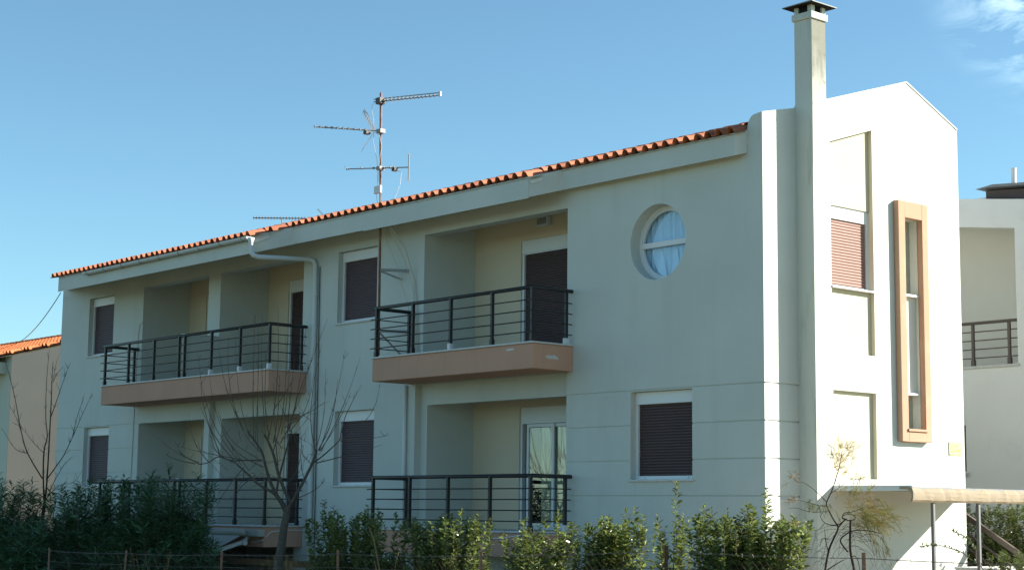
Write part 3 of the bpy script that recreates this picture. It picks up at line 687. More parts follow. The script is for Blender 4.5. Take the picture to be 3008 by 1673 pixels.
# pale strips painted as sunlit patches where the eave steps in
mb = MB(); mb.bar((-12.13, -EL+.05, fz(-EL)+.27), (-11.98, -1.08, fz(-1.08)+.29), .012, .11); part(mb, 'sunlit_strip', M['pvc_white'], roof)
mb = MB(); mb.bar((-4.585, -EM+.01, fz(-EM)+.255), (-4.46, -.47, fz(-.45)+.265), .012, .06); part(mb, 'sunlit_strip', M['pvc_white'], roof)

# gutter and downpipes
gy = -EL-.085; gz0 = roof_z(-EL)-.055
mb = MB(); ns = 10; xs = [-19.15, -12.10]; rr = 0.068
for (ra, flip) in ((rr, 0), (rr-.006, 1)):
    for i in range(ns):
        t0, t1 = math.pi+math.pi*i/ns, math.pi+math.pi*(i+1)/ns
        mb.quad((xs[0], gy+ra*math.cos(t0), gz0+ra*math.sin(t0)), (xs[1], gy+ra*math.cos(t0), gz0+.02+ra*math.sin(t0)), (xs[1], gy+ra*math.cos(t1), gz0+.02+ra*math.sin(t1)), (xs[0], gy+ra*math.cos(t1), gz0+ra*math.sin(t1)))
for x, dz in ((xs[0], 0), (xs[1], .02)): mb.poly([(x, gy+rr*math.cos(math.pi+math.pi*i/ns), gz0+dz+rr*math.sin(math.pi+math.pi*i/ns)) for i in range(ns+1)])
gt = part(mb, 'gutter', M['pvc'])
for i in range(9):
    x = -18.95+i*.83; mb = MB(); mb.tube([(x, gy+(rr+.004)*math.cos(math.pi+math.pi*j/8), gz0+.003*i*.83+(rr+.006)*math.sin(math.pi+math.pi*j/8)) for j in range(9)], .006, 5); part(mb, 'bracket', M['zinc'], gt)
mb = MB(); xd = -11.97
mb.tube([(xd-.06, gy, gz0-.02), (xd-.05, gy, gz0-.11), (xd-.03, gy, gz0-.30), (xd, gy+.03, gz0-.37), (xd+.06, gy+.11, gz0-.40), (-11.92, -.16, 5.36), (-11.84, -.08, 5.33), (-11.80, -.058, 5.24), (-11.79, -.055, 4.9), (-11.765, -.055, 0.2), (-11.76, -.055, ZG)], [.075, .05, .05, .05, .05, .05, .05, .05, .05, .05, .05], 12)
dp = part(mb, 'downpipe', M['pvc'], smooth=True)
for z in (4.6, 2.9, 1.2, -.3):
    mb = MB(); mb.tube([(-11.78, -.055, z), (-11.78, -.055, z+.05)], .056, 12); part(mb, 'collar', M['pvc'], dp)
mb = MB(); mb.tube([(-8.735, -.045, 2.65), (-8.73, -.045, 1.15), (-8.725, -.045, ZG)], .035, 10); part(mb, 'white_downpipe', M['pvc_white'], smooth=True)
mb = MB(); mb.tube([(-8.73, -.045, .98), (-8.73, -.045, 1.03)], .041, 10); part(mb, 'pipe_collar', M['pvc_white'])
mb = MB(); mb.tube([(-11.69, -.02, 5.2), (-11.66, -.02, 3.0), (-11.64, -.02, 0.0), (-11.64, -.02, ZG)], .009, 5); part(mb, 'black_wall_cable', M['black_cable'])

# loggia lamp, sockets, cables on the front
mb = MB(); mb.box(-6.40, -6.10, 1.13, 1.245, 5.52, 5.69); lm = part(mb, 'wall_lamp', M['pvc_white'], bevel=.012)
mb = MB(); mb.box(-6.375, -6.125, 1.12, 1.129, 5.545, 5.665); part(mb, 'lamp_lens', M['frost'], lm)
def cable(name, pts, r=.006, m_='cable'):
    mb = MB(); mb.tube(pts, r, 5); return part(mb, name, M[m_])
cable('slab_cable', [(-5.9, -.915, -.24), (-5.55, -.915, -.20), (-5.2, -.915, -.13), (-4.9, -.915, -.125), (-4.5, -.915, -.07), (-4.2, -.915, -.055), (-4.16, -.5, -.05), (-4.16, -.03, -.06)], .010, 'pvc_white')
cable('slab_cable', [(-12.5, -.93, -.33), (-12.12, -.93, -.30), (-12.09, -.75, -.13), (-12.09, -.4, -.09), (-12.09, -.03, -.10), (-11.6, -.02, -.10), (-9.5, -.02, -.11)], .011, 'pvc_white')
cable('wall_cable', [(-8.72, -.50, 5.62), (-8.60, -.2, 5.2), (-8.52, -.03, 4.6), (-8.42, -.03, 4.0), (-8.36, -.03, 3.12)], .011)
cable('wall_cable', [(-8.76, -.50, 5.62), (-8.63, -.2, 5.0), (-8.58, -.03, 4.5), (-8.44, -.03, 3.7), (-8.40, -.03, 3.12)], .007)
cable('wall_cable', [(-9.02, -.45, 5.60), (-8.86, -.2, 4.9), (-8.70, -.03, 4.1), (-8.55, -.03, 3.3)], .006)
cable('wall_cable', [(-18.98, -.012, 4.62), (-19.10, -.012, 4.60), (-19.15, -.012, 4.4), (-19.19, -.012, 3.6), (-19.22, -.012, 1.8), (-19.25, -.012, .6)], .009)
mb = MB(); mb.box(-15.10, -14.98, .9, .97, .55, .68); 
mb2 = MB(); mb2.box(-15.54, -15.50, .55, .66, .52, .65); part(mb2, 'wall_socket', M['pvc_white'])

# ------------------------------------------------------------------ TV aerial mast on the front wall
mx_, my_ = -9.09, -0.45
A_ = empty('aerial_mast', (mx_, my_, 3.2)); tag(A_, 'tall rusty aerial mast with three TV antennas standing above the tile eave', 'antenna mast')
mb = MB(); mb.tube([(-9.048, my_, 3.2), (-9.086, my_, 6.1), (-9.12, my_, 7.0), (-9.150, my_, 8.27)], .024, 10); mast = part(mb, 'mast', M['rust'], A_, smooth=True)
for z in (4.82, 3.66):
    mb = MB(); mb.bar((-9.05, -.45, z), (-8.76, -.004, z), .05, .05); mb.bar((-9.05, -.45, z-.02), (-8.9, -.05, z-.16 if z > 4 else z-.42), .03, .03); part(mb, 'wall_bracket', M['galv'], A_)
def aerial(A0, A1, elems, boomr, ename='element', m_='galv', boom='boom'):
    A0 = Vector(A0); A1 = Vector(A1); mb = MB(); mb.tube([A0, A1], boomr, 8); bo = part(mb, boom, M[m_], A_)
    d = (A1-A0).normalized(); sd = d.cross(Vector((0, 0, 1))).normalized()
    for (t, ln, vert) in elems:
        p = A0+(A1-A0)*t; dirv = Vector((0, 0, 1)) if vert else sd
        mb = MB(); mb.tube([p-dirv*ln/2+Vector((0, 0, .012)), p+dirv*ln/2+Vector((0, 0, .012))], .0038, 5); mb.box(p.x-.015, p.x+.015, p.y-.015, p.y+.015, p.z-.016, p.z+.022); part(mb, ename, M['zinc'], bo)
    return bo, d, sd
# log-periodic at the top (double boom, points right)
P0 = Vector((-9.28, -.52, 8.10)); P1 = Vector((-8.03, .106, 8.112))
bo, d, sd = aerial(P0, P1, [(0.2+.06*i, .42-.028*i, False) for i in range(13)], .011)
aerial(P0+Vector((0, 0, .05)), P1+Vector((0, 0, .05)), [], .011, boom='upper_boom')
mb = MB(); mb.tube([P1+Vector((0, 0, -.02)), P1+Vector((0, 0, .07))], .03, 10); part(mb, 'end_cap', M['pvc_white'], A_)
mb = MB(); mb.box(-9.21, -9.07, -.53, -.40, 8.04, 8.16); part(mb, 'clamp', M['iron'], A_)
# UHF yagi with mesh corner reflector (points left)
P0 = Vector((-9.10, -.39, 7.512)); P1 = Vector((-9.76, -1.541, 7.53))
bo, d, sd = aerial(P0, P1, [(0.27+.0811*i, .17, False) for i in range(10)], .014)
hub = P0+(P1-P0)*.14
for sg in (1, -1):
    mb = MB(); upd = (Vector((0, 0, sg*.86))+d*.5).normalized(); Lr, Wr = .44, .40
    for i in range(9):
        a = hub+sd*(-Wr/2+Wr*i/8); mb.tube([a, a+upd*Lr], .0028, 4)
    for i in range(9):
        a = hub+upd*(Lr*i/8); mb.tube([a-sd*Wr/2, a+sd*Wr/2], .0028, 4)
    part(mb, 'mesh_reflector', M['zinc'], A_)
mb = MB(); c = P0+(P1-P0)*.25; mb.box(c.x-.05, c.x+.05, c.y-.05, c.y+.05, c.z-.08, c.z-.015); part(mb, 'dipole_box', M['iron'], A_)
mb = MB(); mb.box(-9.19, -9.06, -.51, -.39, 7.47, 7.55); part(mb, 'clamp', M['galv'], A_)
# lower VHF yagi with vertical reflector
P0 = Vector((-8.668, -.113, 6.787)); P1 = Vector((-9.64, -.876, 6.787))
bo, d, sd = aerial(P0, P1, [(.23, .5, False), (.29, .46, False), (.39, .42, False), (.56, .40, False), (.75, .40, False), (.985, .38, False)], .012)
mb = MB(); mb.tube([P0+Vector((0, 0, -.26)), P0+Vector((0, 0, .26))], .012, 8); part(mb, 'reflector_mast', M['galv'], A_)
for sz in (.25, -.25):
    mb = MB(); mb.tube([P0+Vector((0, 0, sz))-sd*.28, P0+Vector((0, 0, sz))+sd*.28], .004, 5); part(mb, 'reflector_rod', M['zinc'], A_)
c = P0+(P1-P0)*.22; mb = MB(); mb.box(c.x-.045, c.x+.045, c.y-.045, c.y+.045, 6.72, 6.78); part(mb, 'dipole_box', M['iron'], A_)
mb = MB(); mb.box(-9.17, -9.06, -.51, -.39, 6.75, 6.82); part(mb, 'clamp', M['galv'], A_)
mb = MB(); mb.box(-9.22, -9.02, -.52, -.47, 6.29, 6.44); part(mb, 'amplifier_box', M['pvc_white'], A_, bevel=.01)
def acable(pts, r=.005, m_='pvc_white'):
    mb = MB(); mb.tube(pts, r, 5); part(mb, 'cable', M[m_], A_)
acable([(-9.26, -.53, 8.09), (-9.30, -.56, 7.98), (-9.26, -.53, 7.75), (-9.25, -.53, 7.5), (-9.25, -.53, 7.3), (-9.18, -.50, 7.0), (-9.15, -.49, 6.8), (-9.14, -.49, 6.4)])
acable([(-9.20, -.56, 7.49), (-9.10, -.50, 7.42), (-9.06, -.47, 7.2), (-9.10, -.49, 6.95), (-9.13, -.49, 6.5)])
acable([(-8.86, -.28, 6.74), (-8.78, -.2, 6.70), (-8.79, -.22, 6.45), (-8.90, -.30, 6.1)])
acable([(-9.16, -.5, 6.30), (-9.14, -.5, 6.18), (-9.11, -.48, 6.05)]); acable([(-9.05, -.49, 6.30), (-9.06, -.48, 6.15), (-9.07, -.47, 6.05)])

# second aerial behind the ridge
F_ = empty('far_aerial', (-22.0, 5.2, 6.5)); tag(F_, 'thin dark yagi antenna lying low behind the left part of the roof ridge', 'antenna')
P0 = Vector((-20.97, 6.0, 8.09)); P1 = Vector((-23.87, 6.0, 8.47))
mb = MB(); mb.tube([P0, P1], .014, 6); part(mb, 'boom', M['iron'], F_)
for i in range(20):
    p = P0+(P1-P0)*(1-(1-i/19)**1.0); mb = MB(); mb.tube([p+Vector((0, 0, -.045)), p+Vector((0, 0, .055))], .012, 5); part(mb, 'element', M['iron'], F_)
p = P0+(P1-P0)*.5; mb = MB(); mb.tube([p, p+Vector((.02, 0, -.16)), p+Vector((.12, 0, -.22)), p+Vector((.9, 0, -.35)), p+Vector((1.0, 0, -.9)), p+Vector((1.0, 0, -2.2))], .013, 6); part(mb, 'bent_arm', M['iron'], F_)
mb = MB()
for k in range(2): mb.tube([(-20.42+.05*k, 6, 8.1), (-20.72+.05*k, 6, 8.32)], .007, 5)
part(mb, 'reflector', M['zinc'], F_)
mb = MB(); mb.tube([(-20.6, 6.0, 6.0), (-20.6, 6.0, 8.15)], .02, 8); part(mb, 'mast', M['galv'], F_)

# ------------------------------------------------------------------ retractable awning under the left balcony
AW = empty('retractable_awning', (-14.5, -.95, -.2)); tag(AW, 'half-open pale retractable awning fixed below the left balcony slab', 'awning')
mb = MB(); mb.box(-17.6, -12.06, -1.06, -.91, -.22, -.085); part(mb, 'cassette', M['awning'], AW, bevel=.01)
mb = MB(); mb.tube([(-17.5, -1.20, -.145), (-12.35, -1.20, -.135)], .07, 14); part(mb, 'roller', M['awning'], AW, smooth=True)
mb = MB(); x0, x1 = -17.45, -12.40
for i in range(8):
    t0, t1 = i/8, (i+1)/8
    f_ = lambda t: (-1.24-1.15*t, -.20-.46*t-.03*math.sin(math.pi*t))
    a, b = f_(t0), f_(t1); mb.quad((x0, *a), (x1, *a), (x1, *b), (x0, *b))
part(mb, 'cloth', M['awning'], AW)
for x in (-12.55, -17.2):
    mb = MB(); mb.bar((x, -1.10, -.33), (x-.05, -2.36, -.70), .06, .075); mb.tube([(x-.05, -1.08, -.34), (x+.06, -1.08, -.34)], .06, 12); part(mb, 'folding_arm', M['pvc_white'], AW)
    mb = MB(); mb.bar((x, -.93, -.15), (x, -1.1, -.36), .05, .06); part(mb, 'bracket', M['pvc_white'], AW)
mb = MB(); mb.box(-17.5, -12.45, -2.42, -2.36, -.73, -.67); part(mb, 'front_bar', M['pvc_white'], AW)
mb = MB(); mb.bar((-17.5, -2.05, -.655), (-6.6, -2.05, -.655), .04, .11)
for x in (-16, -13, -10, -7): mb.box(x-.04, x+.04, -2.02, -1.95, ZG, -.6)
bo_ = mb.build('timber_rail', M['wood']); tag(bo_, 'brown timber rail on short posts in the dark below the awning', 'rail')

# ------------------------------------------------------------------ carport at the gable end
CP = empty('carport', (1.1, 2.8, ZG)); tag(CP, 'flat carport roof with cream canvas edge on thin steel posts beside the gable wall', 'carport')
y0, y1 = 1.155, 4.52; xo = 1.80
mb = MB(); mb.box(W+.003, xo-.03, y0, y1, .70, .735); part(mb, 'roof_sheet', M['zinc'], CP)
mb = MB(); mb.box(W+.003, xo-.03, y0-.006, y0+.012, .675, .755); part(mb, 'edge_trim', M['pvc'], CP)
mb = MB(); pr_ = [(xo-.24, .735), (xo-.10, .735), (xo-.03, .715), (xo, .66), (xo+.004, .60), (xo-.004, .545), (xo-.03, .515), (xo-.05, .53), (xo-.03, .60), (xo-.045, .67), (xo-.12, .70), (xo-.24, .70)]
k = len(pr_); ny = 26; ys = [y0-.02+(4.55-y0)*i/ny for i in range(ny+1)]; n0 = 0
for i, y in enumerate(ys):
    for j, (x, z) in enumerate(pr_):
        wob = .006*math.sin(i*1.3+j) + .004*math.sin(i*2.9)
        mb.v.append((x+(wob if 2 <= j <= 6 else 0), y, z+(wob*.5 if 2 <= j <= 6 else 0)+.003*i/ny))
for i in range(ny):
    for j in range(k): mb.f.append((i*k+j, i*k+(j+1) % k, (i+1)*k+(j+1) % k, (i+1)*k+j))
mb.f.append(tuple(range(k-1, -1, -1))); mb.f.append(tuple(ny*k+j for j in range(k)))
part(mb, 'canvas_edge', M['awning_cream'], CP, smooth=False)
for y in (1.715, 2.865):
    mb = MB(); mb.box(1.695, 1.745, y-.022, y+.022, ZG, .70); part(mb, 'post', M['grey_steel'], CP)
mb = MB(); mb.box(1.25, 1.92, 3.0, 4.2, ZG, -.475); mb.box(1.21, 1.96, 2.96, 4.24, -.474, -.445); lw = mb.build('low_wall', M['nb_wall']); tag(lw, 'low white garden wall with pale coping between the carport posts', 'wall')

# ------------------------------------------------------------------ stair handrail behind the gable
ST = empty('stair_railing', (0, 5.2, ZG)); tag(ST, 'sloping taupe stair handrail with thinner bars in front of the bushes', 'handrail')
def sl_(x): return .308+(x-.094)*(-.553/.907)
mb = MB(); mb.bar((-.6, 5.0, sl_(-.6)), (1.9, 5.0, sl_(1.9)), .06, .085); part(mb, 'handrail', M['iron_brown'], ST)
for dz in (.28, .52, .76):
    mb = MB(); mb.tube([(-.6, 5.0, sl_(-.6)-dz), (1.9, 5.0, sl_(1.9)-dz)], .022, 8); part(mb, 'bar', M['iron_brown'], ST)
for x in (-.4, 1.8):
    mb = MB(); mb.box(x-.025, x+.025, 4.975, 5.025, ZG, sl_(x)); part(mb, 'post', M['iron_brown'], ST)

# ------------------------------------------------------------------ neighbour on the right
NR = empty('white_house', (2, 10, ZG)); tag(NR, 'pale flat-topped house with recessed balcony standing behind the carport', 'house')
yn = 8.0; XN = 1.3; top = lambda x: 6.34-(x+1.97)*.134
xa, xb, ya_, yb_ = -6.0, -0.77, 3.12, 0
mb = MB()
mb.poly([(-6, yn, ZG), (XN, yn, ZG), (XN, yn, 3.12), (-6, yn, 3.12)])
mb.poly([(-0.77, yn, 3.12), (XN, yn, 3.12), (XN, yn, top(XN)), (-0.77, yn, top(-.77))])
ot = lambda x: top(x)-.545
mb.poly([(-6, yn, ot(-6)), (-.77, yn, ot(-.77)), (-.77, yn, top(-.77)), (-6, yn, top(-6))])
mb.quad((-6, yn, ot(-6)), (-.77, yn, ot(-.77)), (-.77, yn+.3, ot(-.77)), (-6, yn+.3, ot(-6)))
mb.quad((-.77, yn, 3.12), (-.77, yn+1.4, 3.12), (-.77, yn+1.4, 6.2), (-.77, yn, ot(-.77)))
mb.quad((-6, yn, top(-6)), (XN, yn, top(XN)), (XN, yn+8, top(XN)), (-6, yn+8, top(-6)))
mb.quad((XN, yn, ZG), (XN, yn+8, ZG), (XN, yn+8, top(XN)), (XN, yn, top(XN)))
part(mb, 'wall', M['nb_wall'], NR, fix=False)
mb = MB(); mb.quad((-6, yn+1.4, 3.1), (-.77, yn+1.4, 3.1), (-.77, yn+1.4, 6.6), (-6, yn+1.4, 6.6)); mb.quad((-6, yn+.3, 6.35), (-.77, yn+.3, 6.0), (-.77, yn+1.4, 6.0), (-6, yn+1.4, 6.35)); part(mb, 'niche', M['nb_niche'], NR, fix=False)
mb = MB(); mb.box(-6, -.74, yn-.03, yn+1.4, 3.075, 3.118); part(mb, 'balcony_sill', M['marble'], NR)
mb = MB(); mb.tube([(-6, yn+.06, 3.93), (-.80, yn+.06, 3.93)], .03, 8); rl = part(mb, 'railing', M['iron_brown'], NR)
for i in range(4):
    mb = MB(); mb.tube([(-6, yn+.06, 3.27+i*.165), (-.80, yn+.06, 3.27+i*.165)], .011, 6); part(mb, 'bar', M['iron_brown'], rl)
for x in (-.98, -1.76, -2.55, -3.3):
    mb = MB(); mb.box(x-.025, x+.025, yn+.035, yn+.085, 3.12, 3.9); mb.box(x-.034, x+.034, yn+.026, yn+.094, 3.12, 3.24); part(mb, 'post', M['iron_brown'], rl)
mb = MB(); mb.box(-2.6, -1.93, yn-.004, yn+.1, 1.16, 2.02); wn = part(mb, 'window', M['shutter'], NR)
mb = MB(); mb.box(-2.6, -1.92, yn-.012, yn-.005, 2.02, 2.22); part(mb, 'shutter_box', M['white_alu'], wn)
mb = MB(); mb.box(-2.6, -1.86, yn-.05, yn-.004, 1.10, 1.14); part(mb, 'sill', M['marble'], wn)
mb = MB(); mb.prism([(-1.52, 5.9), (.8, 5.7), (.8, 6.267), (-1.52, 6.475)], 1, yn+.25, yn+3); rb = part(mb, 'roof_box', M['charcoal'], NR)
mb = MB(); mb.prism([(-1.62, 6.485), (-1.25, 6.53), (.9, 6.36), (.9, 6.32), (-1.3, 6.48)], 1, yn+.05, yn+3.1); part(mb, 'cap_sheet', M['zinc'], rb)
mb = MB(); mb.tube([(-1.13, yn+.6, 6.4), (-1.13, yn+.6, 6.87)], .052, 12); mb.tube([(-1.13, yn+.6, 6.87), (-1.13, yn+.6, 6.90)], .06, 12); part(mb, 'flue_pipe', M['pvc_white'], rb, smooth=False)

# ------------------------------------------------------------------ neighbour on the left
NL = empty('beige_house', (-32, 4, ZG)); tag(NL, 'beige house with bright orange tile roof beyond the left end of the building', 'house')
xn = -30.0; y0, y1, yr_ = 1.81, 9.0, 4.65
zr_ = lambda y: 4.66+.295*(y-1.81)
CT = math.tan(R(40)); cxn = lambda y: xn+(y-y0)/CT          # canted end wall
mb = MB(); mb.poly([(xn, y0, ZG), (cxn(yr_), yr_, ZG), (cxn(yr_), yr_, zr_(yr_)), (xn, y0, zr_(y0))]); mb.poly([(cxn(yr_), yr_, ZG), (cxn(yr_), y1, ZG), (cxn(yr_), y1, 4.4), (cxn(yr_), yr_, zr_(yr_))]); part(mb, 'end_wall', M['beige'], NL)
mb = MB(); mb.quad((xn-14, y0, ZG), (xn, y0, ZG), (xn, y0, 4.66), (xn-14, y0, 4.66)); mb.box(xn-.001, xn-.6, y0-.02, y0+.05, ZG, 4.5); part(mb, 'front_wall', M['lt_green'], NL)
mb = MB(); mb.box(xn-14, xn-.30, y0-.75, y0-.02, 4.15, 4.48); part(mb, 'eave_beam', M['lt_green'], NL)
# tiled slope: rows of half-round tiles in one mesh
JV = []; JF = []; pitchl = math.atan(.295); Rl = np.array([[1, 0, 0], [0, math.cos(pitchl), -math.sin(pitchl)], [0, math.sin(pitchl), math.cos(pitchl)]])
for c in range(-15, 54):
    for k_ in range(11):
        y = y0-.7+k_*.34
        x = xn-.02-PW*(c+1)
        if x+PW > cxn(y)+.10 or (c < 2 and y < y0-.1): continue
        if y > yr_: continue
        nb = len(JV)*len(TV); JV.append(TV@Rl.T+np.array((x, y, zr_(y)+.06))); JF += [tuple(nb+i for i in f_) for f_ in TF]
me = bpy.data.meshes.new('roof_tiles'); me.from_pydata([tuple(v) for v in np.concatenate(JV)], [], JF); me.materials.append(M['far_tile'])
o = bpy.data.objects.new('roof_tiles', me); o.parent = NL; o.matrix_parent_inverse = wm(NL).inverted(); col.objects.link(o); o['kind'] = 'stuff'
mb = MB(); mb.poly([(xn-14, y0-.7, zr_(y0-.7)+.03), (xn-.4, y0-.7, zr_(y0-.7)+.03), (xn-.01, y0, zr_(y0)+.03), (cxn(yr_), yr_, zr_(yr_)+.03), (xn-14, yr_, zr_(yr_)+.03)]); mb.quad((xn-14, yr_, zr_(yr_)+.03), (cxn(yr_), yr_, zr_(yr_)+.03), (cxn(yr_), y1, 4.4), (xn-14, y1, 4.4)); part(mb, 'roof_deck', M['mortar'], NL, fix=False)
rm2 = rm.copy(); rm2.materials.clear(); rm2.materials.append(M['far_tile'])
for i in range(44):
    o = bpy.data.objects.new('ridge_tile', rm2); o.parent = NL; o.matrix_parent_inverse = wm(NL).inverted(); o.location = (cxn(yr_)-.45-i*.37, yr_, zr_(yr_)+.10); o.scale = (1, 1.2, 1.1); col.objects.link(o)
# overhead cable between the two houses
mb = MB(); a = Vector((-22.4, -.45, 5.6)); b = Vector((-36.0, 4.7, 5.66))
mb.tube([a+(b-a)*(i/14)+Vector((0, 0, -.30*4*(i/14)*(1-i/14)*.6)) for i in range(15)], .012, 5); ca = mb.build('overhead_cable', M['black_cable']); tag(ca, 'thin sagging cable strung from the eave to the beige house', 'cable')

# ------------------------------------------------------------------ wire fence
FN = empty('wire_fence', (-4, -4.2, ZG)); tag(FN, 'barbed wire fence on rusty angle-iron posts along the garden front', 'fence')
FP = [(-14.64, -.47), (-11.64, -.45), (-8.27, -.39), (-4.87, -.29), (-1.48, -.23), (1.98, -.08), (4.99, -.09), (8.1, -.08)]
for i, (x, z) in enumerate(FP):
    lean = random.uniform(-.03, .05); mb = MB()
    mb.prism([(0, 0), (.045, 0), (.045, .006), (.006, .006), (.006, .045), (0, .045)], 2, 0, z-ZG)
    o = mb.build('post', M['rust_dark'] if i == 5 else M['rust_post'], FN); o.matrix_parent_inverse = wm(FN).inverted(); o.location = (x-.02, -4.2, ZG); o.rotation_euler = (random.uniform(-.02, .02), lean, R(20))
def sag(p, q_, s, n=10): return [(p[0]+(q_[0]-p[0])*t/n, -4.205+random.uniform(-.006, .006), p[1]+(q_[1]-p[1])*t/n-s*4*(t/n)*(1-t/n)) for t in range(n+1)]
for off, r in ((-.06, .0045), (-.26, .0035), (-.42, .0035)):
    mb = MB()
    for (p, q_) in zip(FP[:-1], FP[1:]):
        pts = sag((p[0], p[1]+off), (q_[0], q_[1]+off), .02); mb.tube(pts, r, 5)
        if off == -.06:
            for k_ in range(18):
                t = (k_+.5)/18; j = min(int(t*10), 9); u = t*10-j; c = Vector(pts[j])*(1-u)+Vector(pts[j+1])*u
                for s_ in range(2):
                    v = Vector((random.uniform(-.3, .3), random.uniform(-1, 1), random.uniform(-1, 1))).normalized()*.018
                    mb.tube([c-v, c+v], .003, 4)
    part(mb, 'barbed_wire' if off == -.06 else 'line_wire', M['wire'], FN)
mb = MB(); xx = -15.0                              # diamond mesh
while xx < 8.0:
    for s_ in (1, -1):
        zt = -.36+.016*(xx+5); hgt = .62
        if s_ == 1: mb.tube([(xx, -4.21, zt-hgt), (xx+hgt, -4.21, zt)], .0010, 3, False)
        else: mb.tube([(xx+hgt, -4.214, zt-hgt), (xx, -4.214, zt)], .0010, 3, False)
    xx += .10
o = part(mb, 'diamond_mesh', M['wire'], FN, fix=False); o['kind'] = 'stuff'

# ------------------------------------------------------------------ plants
def leaf_batch(P, D, U, Ln, Wd, fold=0.25, curl=0.0):
    """leaf blades: base P, direction D, upper side U, length, width -> 6 verts / 4 tris each"""
    P = np.asarray(P); D = np.asarray(D); D = D/np.linalg.norm(D, axis=1, keepdims=True)
    U = np.asarray(U); S = np.cross(D, U); S /= np.linalg.norm(S, axis=1, keepdims=True)+1e-9; Nn = np.cross(S, D)
    Ln = np.asarray(Ln)[:, None]; Wd = np.asarray(Wd)[:, None]; n = len(P)
    c1 = P+D*Ln*.36; c2 = P+D*Ln*.72-Nn*Ln*curl*.45; tip = P+D*Ln-Nn*Ln*curl
    V = np.empty((n, 8, 3)); V[:, 0] = P; V[:, 1] = c1+S*Wd*.44+Nn*Wd*fold; V[:, 2] = c1; V[:, 3] = c1-S*Wd*.44+Nn*Wd*fold
    V[:, 4] = c2+S*Wd*.42+Nn*Wd*fold*.9; V[:, 5] = c2; V[:, 6] = c2-S*Wd*.42+Nn*Wd*fold*.9; V[:, 7] = tip
    F = np.array([(0, 2, 1), (0, 3, 2), (1, 2, 5), (1, 5, 4), (2, 3, 6), (2, 6, 5), (4, 5, 7), (5, 6, 7)])
    return V.reshape(-1, 3), (np.arange(n)[:, None, None]*8+F[None]).reshape(-1, 3)
def rnd_unit(n):
    v = rng.normal(size=(n, 3)); return v/np.linalg.norm(v, axis=1, keepdims=True)
def shoot_shrub(name, label, cat, base, half, z_top, z_shoot, nshoot, leaf, lmat, smat, dens=70, spread=.35, droop=0.0, start=.25, group=None, tall=(), upright=.55, whorl=False, thick=.007):
    """shrub made of many leafy shoots that rise from a spread of stems"""
    bx, by = base; E_ = empty(name, (bx, by, ZG)); tag(E_, label, cat, group)
    P = []; D = []; Uu = []; Ls = []; Ws = []; st = MB()
    hx, hy = half; specs = []
    nshoot = int(nshoot*(1.9 if not whorl else 1.75))
    for i in range(nshoot):
        a = rng.uniform(0, 2*math.pi); r = math.sqrt(rng.uniform())
        tx, ty = hx*r*math.cos(a), hy*r*math.sin(a)
        dome = (1-.45*(r**2.5))*(1+.10*math.sin(tx*4.1+bx*3)+.07*math.sin(tx*9.3+bx))
        zt = ZG+(z_top-ZG)*dome*rng.uniform(.72, 1.0)
        if rng.uniform() < (.20 if not whorl else .14): zt = z_top+(z_shoot-z_top)*rng.uniform(.1, 1.05)*(1-.5*r)
        specs.append((tx, ty, zt))
    for (tx, zt) in tall: specs.append((tx, rng.uniform(-.1, .1), zt))
    for (tx, ty, zt) in specs:
        b0 = np.array([bx+tx*spread+rng.uniform(-.06, .06), by+ty*spread, ZG]); t0 = np.array([bx+tx, by+ty, zt]); Lt = np.linalg.norm(t0-b0)
        mid = b0*.45+t0*.55+np.array([tx*.18, ty*.18, 0])+rng.normal(size=3)*.04
        pts = []
        for k_ in range(6):
            t = k_/5; pts.append((1-t)**2*b0+2*t*(1-t)*mid+t*t*t0)
        st.tube([tuple(p) for p in pts], [thick*(1-.75*k_/5) for k_ in range(6)], 4, False)
        start = max(.2, min(.85, (-.95-ZG)/(zt-ZG))) if not whorl else .25; nl = int(dens*1.15*Lt*(1-start)); ts = np.sort(rng.uniform(start, 1.0, nl))
        if whorl: ts = np.repeat(np.linspace(start, 1.0, max(2, nl//3)), 3); nl = len(ts)
        pp = ((1-ts)**2)[:, None]*b0+(2*ts*(1-ts))[:, None]*mid+(ts*ts)[:, None]*t0
        tang = (t0-mid)/np.linalg.norm(t0-mid)
        side = rnd_unit(nl); side -= (side@tang)[:, None]*tang; side /= np.linalg.norm(side, axis=1, keepdims=True)
        upf = upright+.35*(ts-.5)[:]; upf = np.clip(upf+rng.normal(size=nl)*.15, -.4, 1.2)
        dd = side+tang[None]*upf[:, None]; dd[:, 2] -= droop*(1.15-ts)
        P.append(pp+side*.004); D.append(dd); Uu.append(tang[None]+rng.normal(size=(nl, 3))*.35)
        sc_ = rng.uniform(.65, 1.15, nl)*np.where(ts > .96, .7, 1.0); Ls.append(leaf[0]*sc_); Ws.append(leaf[1]*sc_*rng.uniform(.8, 1.2, nl))
    V, F = leaf_batch(np.concatenate(P), np.concatenate(D), np.concatenate(Uu), np.concatenate(Ls), np.concatenate(Ws), .22, .12 if not whorl else .25)
    me = np_mesh('foliage', V, F); me.materials.append(lmat)
    o = bpy.data.objects.new('foliage', me); o.parent = E_; o.matrix_parent_inverse = wm(E_).inverted(); col.objects.link(o); o['kind'] = 'stuff'
    part(st, 'stems', smat, E_, fix=False)
    return E_
HL = (.090, .042); hy = -3.6; grp = 'hedge shrubs along the fence'
HM = M['hedge']
shoot_shrub('hedge_shrub', 'dark shaded hedge shrub just left of the right balcony, in front of the white wall', 'shrub', (-5.25, hy), (1.5, .5), .04, .42, 110, HL, HM, M['bark_twig'], 62, group=grp, tall=((-.95, .46), (-.75, .30), (.35, .38), (.5, .25)))
